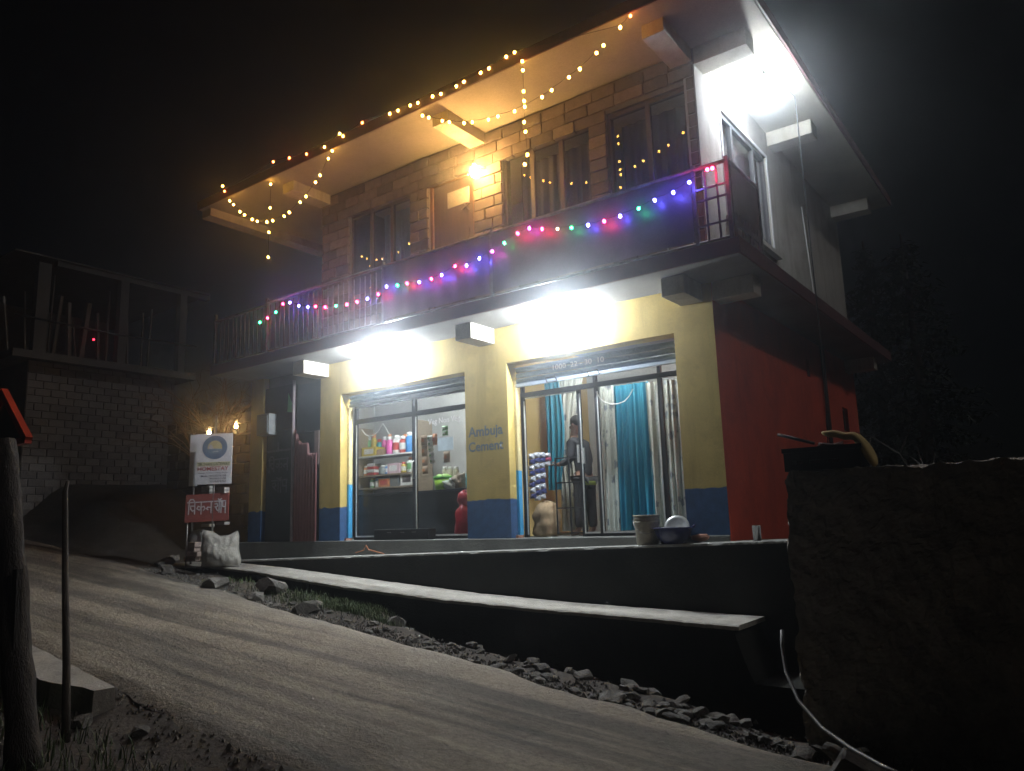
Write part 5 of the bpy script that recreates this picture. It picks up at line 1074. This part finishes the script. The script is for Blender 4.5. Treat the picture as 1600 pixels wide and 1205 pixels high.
# ================================================================== NEAR RIGHT: PARAPET WALL AND WHAT LIES ON IT
WY, WXL, WZ = -3.0, -1.84, 0.545
def parapet():
    # rough-cast wall with worn arrises
    def side(fn, nu, nv): return MB().grid(fn, nu, nv, False)
    W1 = 4.0; D = 0.42; mb = MB()
    def R(x, y, z): return 0.03 * nz(x * 4, y * 4, z * 4) + 0.02 * nz(x * 11, y * 11, z * 11) + 0.012 * nz(x * 27, y * 27, z * 27)
    def P(x, y, z):
        ex = max(0, 0.06 - (x - WXL)); ez = max(0, 0.05 - (WZ - z)); k = min(ex, ez)
        return (x + R(x, y, z) + k * 0.5, y + R(y, z, x), z + R(z, x, y) - k * 0.5 - 0.012 * abs(nz(x * 5, 3)) * (1 if z > WZ - 0.03 else 0))
    mb.grid(lambda u, v: P(WXL + W1 * u, WY, -2.0 + (WZ + 2.0) * v), 190, 110, False)
    mb.grid(lambda u, v: P(WXL + W1 * u, WY + D * v, WZ), 190, 14, False)
    mb.grid(lambda u, v: P(WXL, WY + D * (1 - u), -2.0 + (WZ + 2.0) * v), 14, 110, False)
    mb.grid(lambda u, v: P(WXL + W1 * (1 - u), WY + D, -2.0 + (WZ + 2.0) * v), 40, 20, False)
    tag(obj('parapet_wall', mb, pm('rough_cast_concrete', (0.42, 0.38, 0.33), (0.22, 0.2, 0.17), scale=3, rough=0.95, bump=0.7), origin=(0, WY, -1.4)), 'big dark rough concrete wall close by at the right', 'wall')
parapet()
c0, c1 = at(1228, 734, Y=WY + 0.08), at(1345, 694, Y=WY + 0.08)
t = thing('black_crate', 'black crate standing on the corner of the dark wall', 'crate', ((c0.x + c1.x) / 2, WY + 0.2, WZ))
cz1 = c1.z + 0.0
obj('crate_body', MB().wall('x', c0.x, c1.x, WZ + 0.008, cz1, WY + 0.05, WY + 0.07, [(c0.x + 0.06 + 0.13 * k, c0.x + 0.14 + 0.13 * k, WZ + 0.06, WZ + 0.085) for k in range(3)]).box(c0.x, c0.x + 0.02, WY + 0.071, WY + 0.32, WZ + 0.008, cz1).box(c1.x - 0.02, c1.x, WY + 0.071, WY + 0.32, WZ + 0.008, cz1).box(c0.x, c1.x, WY + 0.321, WY + 0.34, WZ + 0.008, cz1), BLACK, t)
obj('rim', MB().box(c0.x - 0.01, c1.x + 0.01, WY + 0.04, WY + 0.049, cz1 - 0.03, cz1 + 0.005), BLACK, t)
q = at(1215, 679, Y=WY + 0.2); q2 = at(1262, 690, Y=WY + 0.2)
tag(obj('stick', MB().tube([q, q2 + Vector((0.05, 0, -0.02))], 0.012, 6), BLACK), 'dark stick poking out of the black crate', 'stick')
def cloth():
    P = [at(x, y, Y=WY + 0.16) for x, y in ((1284, 675), (1296, 679), (1310, 677), (1320, 684), (1333, 678), (1345, 690), (1356, 705), (1365, 722), (1368, 730))]
    rr = [0.012, 0.026, 0.03, 0.026, 0.034, 0.04, 0.042, 0.034, 0.012]; mb = MB().tube(P, rr, 14)
    mb.v = [(x + 0.012 * nz(x * 22, y * 22, z * 22), (y - WY - 0.16) * 2.6 + WY + 0.16 + 0.02 * nz(x * 15, z * 15), z + 0.012 * nz(z * 25, x * 25, y * 9)) for x, y, z in mb.v]
    o = obj('cloth', mb, pm('yellowed_cloth', (0.6, 0.44, 0.17), (0.45, 0.33, 0.13), scale=6, rough=0.9)); ss = o.modifiers.new('sub', 'SUBSURF'); ss.levels = ss.render_levels = 1
    tag(o, 'yellowish cloth draped over the right end of the black crate', 'cloth')
cloth()
blob('bundle', 'dark reddish bundle stuffed inside the black crate', 'bundle', ((c0.x + c1.x) / 2, WY + 0.2, cz1 - 0.13), 0.13, cm('dark_rag', (0.08, 0.035, 0.035), 0.9), sx=1.3, sy=0.55, sz=0.62, jit=0.8)
# cable dropping from the upstairs lamp, hose on the ground
hb = (-2.55, 1.45)
tag(obj('hanging_cable', MB().tube([(-2.86, 1.15, 6.345), (hb[0] - 0.1, hb[1], 6.16), (hb[0], hb[1], 6.0), (hb[0] + 0.005, hb[1], 4.0), (hb[0] + 0.01, hb[1], 2.0), (hb[0] - 0.03, hb[1] - 0.05, 0.9), (hb[0] - 0.09, hb[1] - 0.2, 0.1)], 0.009, 5), WIRE), 'thin cable hanging from the upstairs white lamp past the red wall', 'cable')
hp = [at(x, y, Y=yy) for x, y, yy in ((1222, 985, -3.06), (1222, 1010, -3.12), (1228, 1050, -3.3), (1248, 1095, -3.5), (1285, 1138, -3.75), (1330, 1170, -4.0), (1380, 1198, -4.25), (1430, 1220, -4.45))]
hp = [Vector((p.x, p.y, max(p.z, groundz(p.x, p.y) + 0.03))) for p in hp]
tag(obj('hose', MB().tube(hp, 0.014, 7), pm('grey_hose', (0.06, 0.06, 0.06), (0.04, 0.04, 0.04), scale=5, rough=0.5)), 'grey hose curving down from the dark wall across the rubble', 'hose')

# ================================================================== ROCKS, RUBBLE, LITTER, GRASS
ROCKM = pm('field_stone', (0.2, 0.188, 0.165), (0.11, 0.103, 0.093), scale=4, rough=0.9, bump=0.7, rnd=0.35, world=False)
RMESH = []
for k in range(7):
    bm = bmesh.new(); bmesh.ops.create_icosphere(bm, subdivisions=2, radius=1)
    for v in bm.verts:
        d = v.co.copy(); v.co = d * (1 + 0.55 * nz(d.x * 1.3 + k * 5, d.y * 1.3, d.z * 1.3) + 0.14 * nz(d.x * 4, d.y * 4 + k, d.z * 4))
        v.co.z *= 0.62; v.co.x *= 1.2
        for ax in range(3):
            lim = 0.62 + 0.1 * ((k + ax) % 3); v.co[ax] = max(-lim, min(lim, v.co[ax]))
    me = bpy.data.meshes.new('rock'); bm.to_mesh(me); bm.free(); me.materials.append(ROCKM); RMESH.append(me)
def rock(px, py, wpx, label, group='stones along the road verge', flat=1.0):
    # stone whose foot is seen at this pixel, on the verge
    lo, hi = 1.0, 40.0; r = (RM @ _cv(px, py)).normalized()
    for _ in range(40):
        m_ = (lo + hi) / 2; p = CAM + r * m_
        if p.z > groundz(p.x, p.y): lo = m_
        else: hi = m_
    p = CAM + r * hi; s_ = wpx * hi / F_PX / 1.35
    o = inst('rock', random.choice(RMESH), (p.x, p.y, groundz(p.x, p.y) + s_ * 0.22 * flat), None, (s_, s_ * random.uniform(.7, 1), s_ * random.uniform(.75, 1.1) * flat), (random.uniform(-.3, .3), random.uniform(-.3, .3), random.uniform(0, 6.28)))
    return tag(o, label, 'rock', group)
NAMED = [(335, 921, 30, 'flat pale stone at the road edge below the signs'), (425, 926, 34, 'broad pale stone half sunk in the grassy verge'), (400, 938, 24, 'pale stone left of the grass tuft'), (478, 958, 28, 'rounded pale stone beside the road in the grass'), (496, 950, 16, 'upright grey stone behind the rounded pale one'), (620, 980, 26, 'dome-shaped stone at the foot of the path wall'), (661, 981, 20, 'smaller dome-shaped stone right of the dome-shaped one'), (714, 998, 44, 'long flat stone on the verge below the path middle'), (772, 1000, 26, 'upright stone leaning right on the verge'), (752, 1006, 30, 'low grey stone beside the upright leaning one'), (636, 992, 20, 'small stone nearest the road before the domes'), (1003, 1066, 34, 'angular slab stone in shadow at the right end of the path'), (1055, 1082, 26, 'dark rounded stone right of the angular slab'), (930, 1082, 36, 'large dark boulder at the road edge'), (1040, 1106, 32, 'dark boulder at the road edge furthest right'), (258, 884, 20, 'pinkish stone on the heap left of the path start'), (262, 897, 22, 'lower pale stone on the heap left of the path start'), (270, 876, 14, 'small top stone on the heap left of the path start'), (1235, 1135, 18, 'small pale stone near the hose'), (125, 1135, 22, 'stone at the foot of the thin stake'), (220, 1148, 18, 'flat stone on the bare earth near the road')]
for n_ in NAMED: rock(*n_)
LOOSE = 'small loose stone among the rubble between road and path'
for k in range(150):
    s_ = random.uniform(1.6, 12.5) if k % 2 else random.uniform(1.4, 6.5); v_ = vfar(s_) + abs(random.gauss(0, 0.3)) + 0.02
    x_, y_ = xy(s_, v_)
    if y_ > -1.5: y_ = -1.45 - random.random() * 0.3
    r_ = random.uniform(0.025, 0.07) * (1.35 if s_ < 5.5 else 1)
    tag(inst('rock', random.choice(RMESH), (x_, y_, groundz(x_, y_) + r_ * 0.2), None, (r_ * 1.2, r_, r_ * random.uniform(.5, .9)), (random.uniform(-.4, .4), random.uniform(-.4, .4), random.uniform(0, 6.28))), LOOSE, 'rock', 'loose rubble stones')
for k in range(40):
    x_, y_ = random.uniform(-1.6, 0.6), random.uniform(-4.1, -3.15); r_ = random.uniform(0.04, 0.11)
    tag(inst('rock', random.choice(RMESH), (x_, y_, groundz(x_, y_) + r_ * 0.25 + 0.12 * random.random()), None, (r_ * 1.2, r_, r_ * 0.8), (random.uniform(-.4, .4), random.uniform(-.4, .4), random.uniform(0, 6.28))), 'dark stone in the heap at the foot of the big concrete wall', 'rock', 'stones below the big wall')
# gravel crumbs
def crumbs(n, fn, rmin, rmax, name, m):
    mb = MB()
    for k in range(n):
        x_, y_ = fn(); r_ = random.uniform(rmin, rmax); z_ = groundz(x_, y_) + r_ * 0.3; a = random.uniform(0, 6.28)
        v = [(x_ + r_ * math.cos(a + j * 2.1) * random.uniform(.6, 1.2), y_ + r_ * math.sin(a + j * 2.1) * random.uniform(.6, 1.2), z_ - r_ * .5) for j in range(3)] + [(x_ + r_ * random.uniform(-.3, .3), y_ + r_ * random.uniform(-.3, .3), z_ + r_ * random.uniform(.3, .8))]
        mb.add(v, [(0, 1, 3), (1, 2, 3), (2, 0, 3)])
    o = obj(name, mb, m, origin=(0, 0, 0)); o['kind'] = 'stuff'; return o
def verge_pt():
    s_ = random.uniform(1.0, 14); return xy(s_, vfar(s_) + abs(random.gauss(0, 0.26)) - 0.06)
crumbs(5000, verge_pt, 0.008, 0.03, 'gravel', pm('gravel_grit', (0.17, 0.16, 0.14), (0.08, 0.076, 0.07), scale=60, rough=0.85))
def near_pt():
    s_ = random.uniform(1.5, 9); return xy(s_, 2.95 - abs(random.gauss(0, 0.5)))
crumbs(1800, near_pt, 0.006, 0.025, 'gravel', pm('dark_grit', (0.14, 0.12, 0.1), (0.08, 0.07, 0.06), scale=60, rough=0.85))
FOIL = pm('foil_litter', (0.7, 0.7, 0.7), (0.5, 0.5, 0.52), scale=20, rough=0.12, metal=0.9)
for k, (px_, py_) in enumerate(((705, 1005), (735, 1012), (810, 1030), (855, 1047), (918, 1062), (938, 1066), (1053, 1092), (1068, 1100), (1230, 1150), (602, 985), (685, 990), (960, 1085), (655, 997), (880, 1052))):
    o = rock(px_, py_, 7, 'tiny shiny scrap of litter on the verge rubble', 'shiny litter on the verge'); o.name = 'litter_scrap'; o['category'] = 'litter'
    o.data = o.data.copy(); o.data.materials.clear(); o.data.materials.append(FOIL); o.scale *= 1.1
q = at(1335, 1165, Y=-3.75)
o = inst('concrete_slab', unit_block_mat(CONC_D), (q.x + 0.02, -3.75, groundz(q.x, -3.75) + 0.1), None, (0.34, 0.12, 0.30), (0.5, 0.5, 0.3)); tag(o, 'broken concrete slab tilted on the ground beside the hose', 'slab')
def grass(n, fn, h0, h1, name, m):
    mb = MB()
    for k in range(n):
        x_, y_ = fn(); z_ = groundz(x_, y_) - 0.01; h_ = random.uniform(h0, h1); a = random.uniform(0, 6.28); w_ = random.uniform(0.003, 0.006); l_ = h_ * random.uniform(.2, .7)
        dx, dy = math.cos(a), math.sin(a); px_, py_ = -dy * w_, dx * w_
        mb.add([(x_ - px_, y_ - py_, z_), (x_ + px_, y_ + py_, z_), (x_ + dx * l_ * .4 + px_ * .7, y_ + dy * l_ * .4 + py_ * .7, z_ + h_ * .65), (x_ + dx * l_ * .4 - px_ * .7, y_ + dy * l_ * .4 - py_ * .7, z_ + h_ * .65), (x_ + dx * l_, y_ + dy * l_, z_ + h_)], [(0, 1, 2, 3), (3, 2, 4)])
    o = obj(name, mb, m, origin=(0, 0, 0)); o['kind'] = 'stuff'; return o
GRS = pm('verge_grass', (0.07, 0.105, 0.03), (0.04, 0.06, 0.02), scale=5, rough=0.7)
def gp():
    if random.random() < 0.75: return random.gauss(-8.3, 0.75), min(-1.33, -1.62 + random.gauss(0, 0.2))
    return random.uniform(-11.5, -5.5), min(-1.32, -1.5 + random.gauss(0, 0.2))
grass(4200, gp, 0.03, 0.11, 'grass', GRS)
grass(1500, lambda: (random.uniform(-1.5, 3), random.uniform(-4.2, -3.1)), 0.05, 0.22, 'grass', GRS)
grass(1500, lambda: (random.uniform(-8, -4.5), random.uniform(-7.4, -6.1)), 0.04, 0.18, 'grass', GRS)

# ================================================================== TREES BEHIND
def conifer(label, x, y, h, seed, spread=0.28):
    rnd = random.Random(seed); z0 = groundz(x, y); t = thing('conifer', label, 'tree', (x, y, z0), 'conifers behind the house')
    obj('trunk', MB().tube([(x, y, z0 - .2), (x + .05, y, z0 + h * .5), (x, y, z0 + h)], [h * .022, h * .014, h * .003], 8), pm('conifer_bark', (0.08, 0.06, 0.045), scale=5, bump=0.5), t)
    br = MB(); cr = MB()
    nl = int(h * 5)
    for k in range(nl):
        f_ = 0.12 + 0.86 * k / nl; zz = z0 + h * f_; L = h * spread * (1 - f_) ** 0.8 * rnd.uniform(.65, 1.15) + 0.12
        for j in range(4):
            a = rnd.uniform(0, 6.28); d = Vector((math.cos(a), math.sin(a), 0)); e = Vector((x, y, zz)); tip = e + d * L + Vector((0, 0, -L * rnd.uniform(.15, .4)))
            br.tube([e, tip], [0.02, 0.005], 3, False)
            for m_ in range(int(10 + L * 14)):
                u = rnd.uniform(.2, 1.02); p = e.lerp(tip, u) + Vector((rnd.gauss(0, .07), rnd.gauss(0, .07), rnd.gauss(-.04, .05))); q = Vector((rnd.uniform(-1, 1), rnd.uniform(-1, 1), rnd.uniform(-.7, .3))).normalized() * rnd.uniform(.14, .3); s2 = q.cross(Vector((0, 0, 1))).normalized() * 0.05
                cr.add([p - s2, p + s2, p + q + s2 * .3, p + q - s2 * .3], [(0, 1, 2, 3)])
    obj('branches', br, MATS['conifer_bark'], t)['kind'] = 'stuff'
    obj('crown', cr, pm('conifer_needles', (0.06, 0.08, 0.055), (0.03, 0.045, 0.03), scale=3, rough=0.7), t)['kind'] = 'stuff'
conifer('tall dark conifer behind the right corner of the house', -3.2, 14.0, 9.0, 3)
conifer('second conifer further right beyond the dark wall', 0.6, 13.0, 7.2, 5)
conifer('distant conifer between the house and the tall conifer', -6.0, 24.0, 12.0, 9)
q = at(1560, 700, Y=-0.5); twigs('wall_bush', 'low dark bush behind the far end of the big wall', (q.x, -0.5, -1.2), 2.2, 24, pm('dark_stem', (0.06, 0.05, 0.04), scale=5))

# ================================================================== LENS GLOW
def glow_haze():  # volume added to imitate lens bloom around the lamps
    m = bpy.data.materials.new('lens_glow_haze'); m.use_nodes = True; t = m.node_tree
    t.nodes.clear(); pv = N(t, 'VolumePrincipled'); o = N(t, 'OutputMaterial')
    pv.inputs['Color'].default_value = (0.92, 0.96, 1.0, 1); pv.inputs['Density'].default_value = GLOW_HAZE; pv.inputs['Anisotropy'].default_value = 0.945
    t.links.new(pv.outputs[0], o.inputs['Volume'])
    h = obj('glow_haze', MB().box(-122, 102, -62, 112, -36, 62), m, origin=(0, 0, 0)); h['kind'] = 'stuff'
glow_haze()
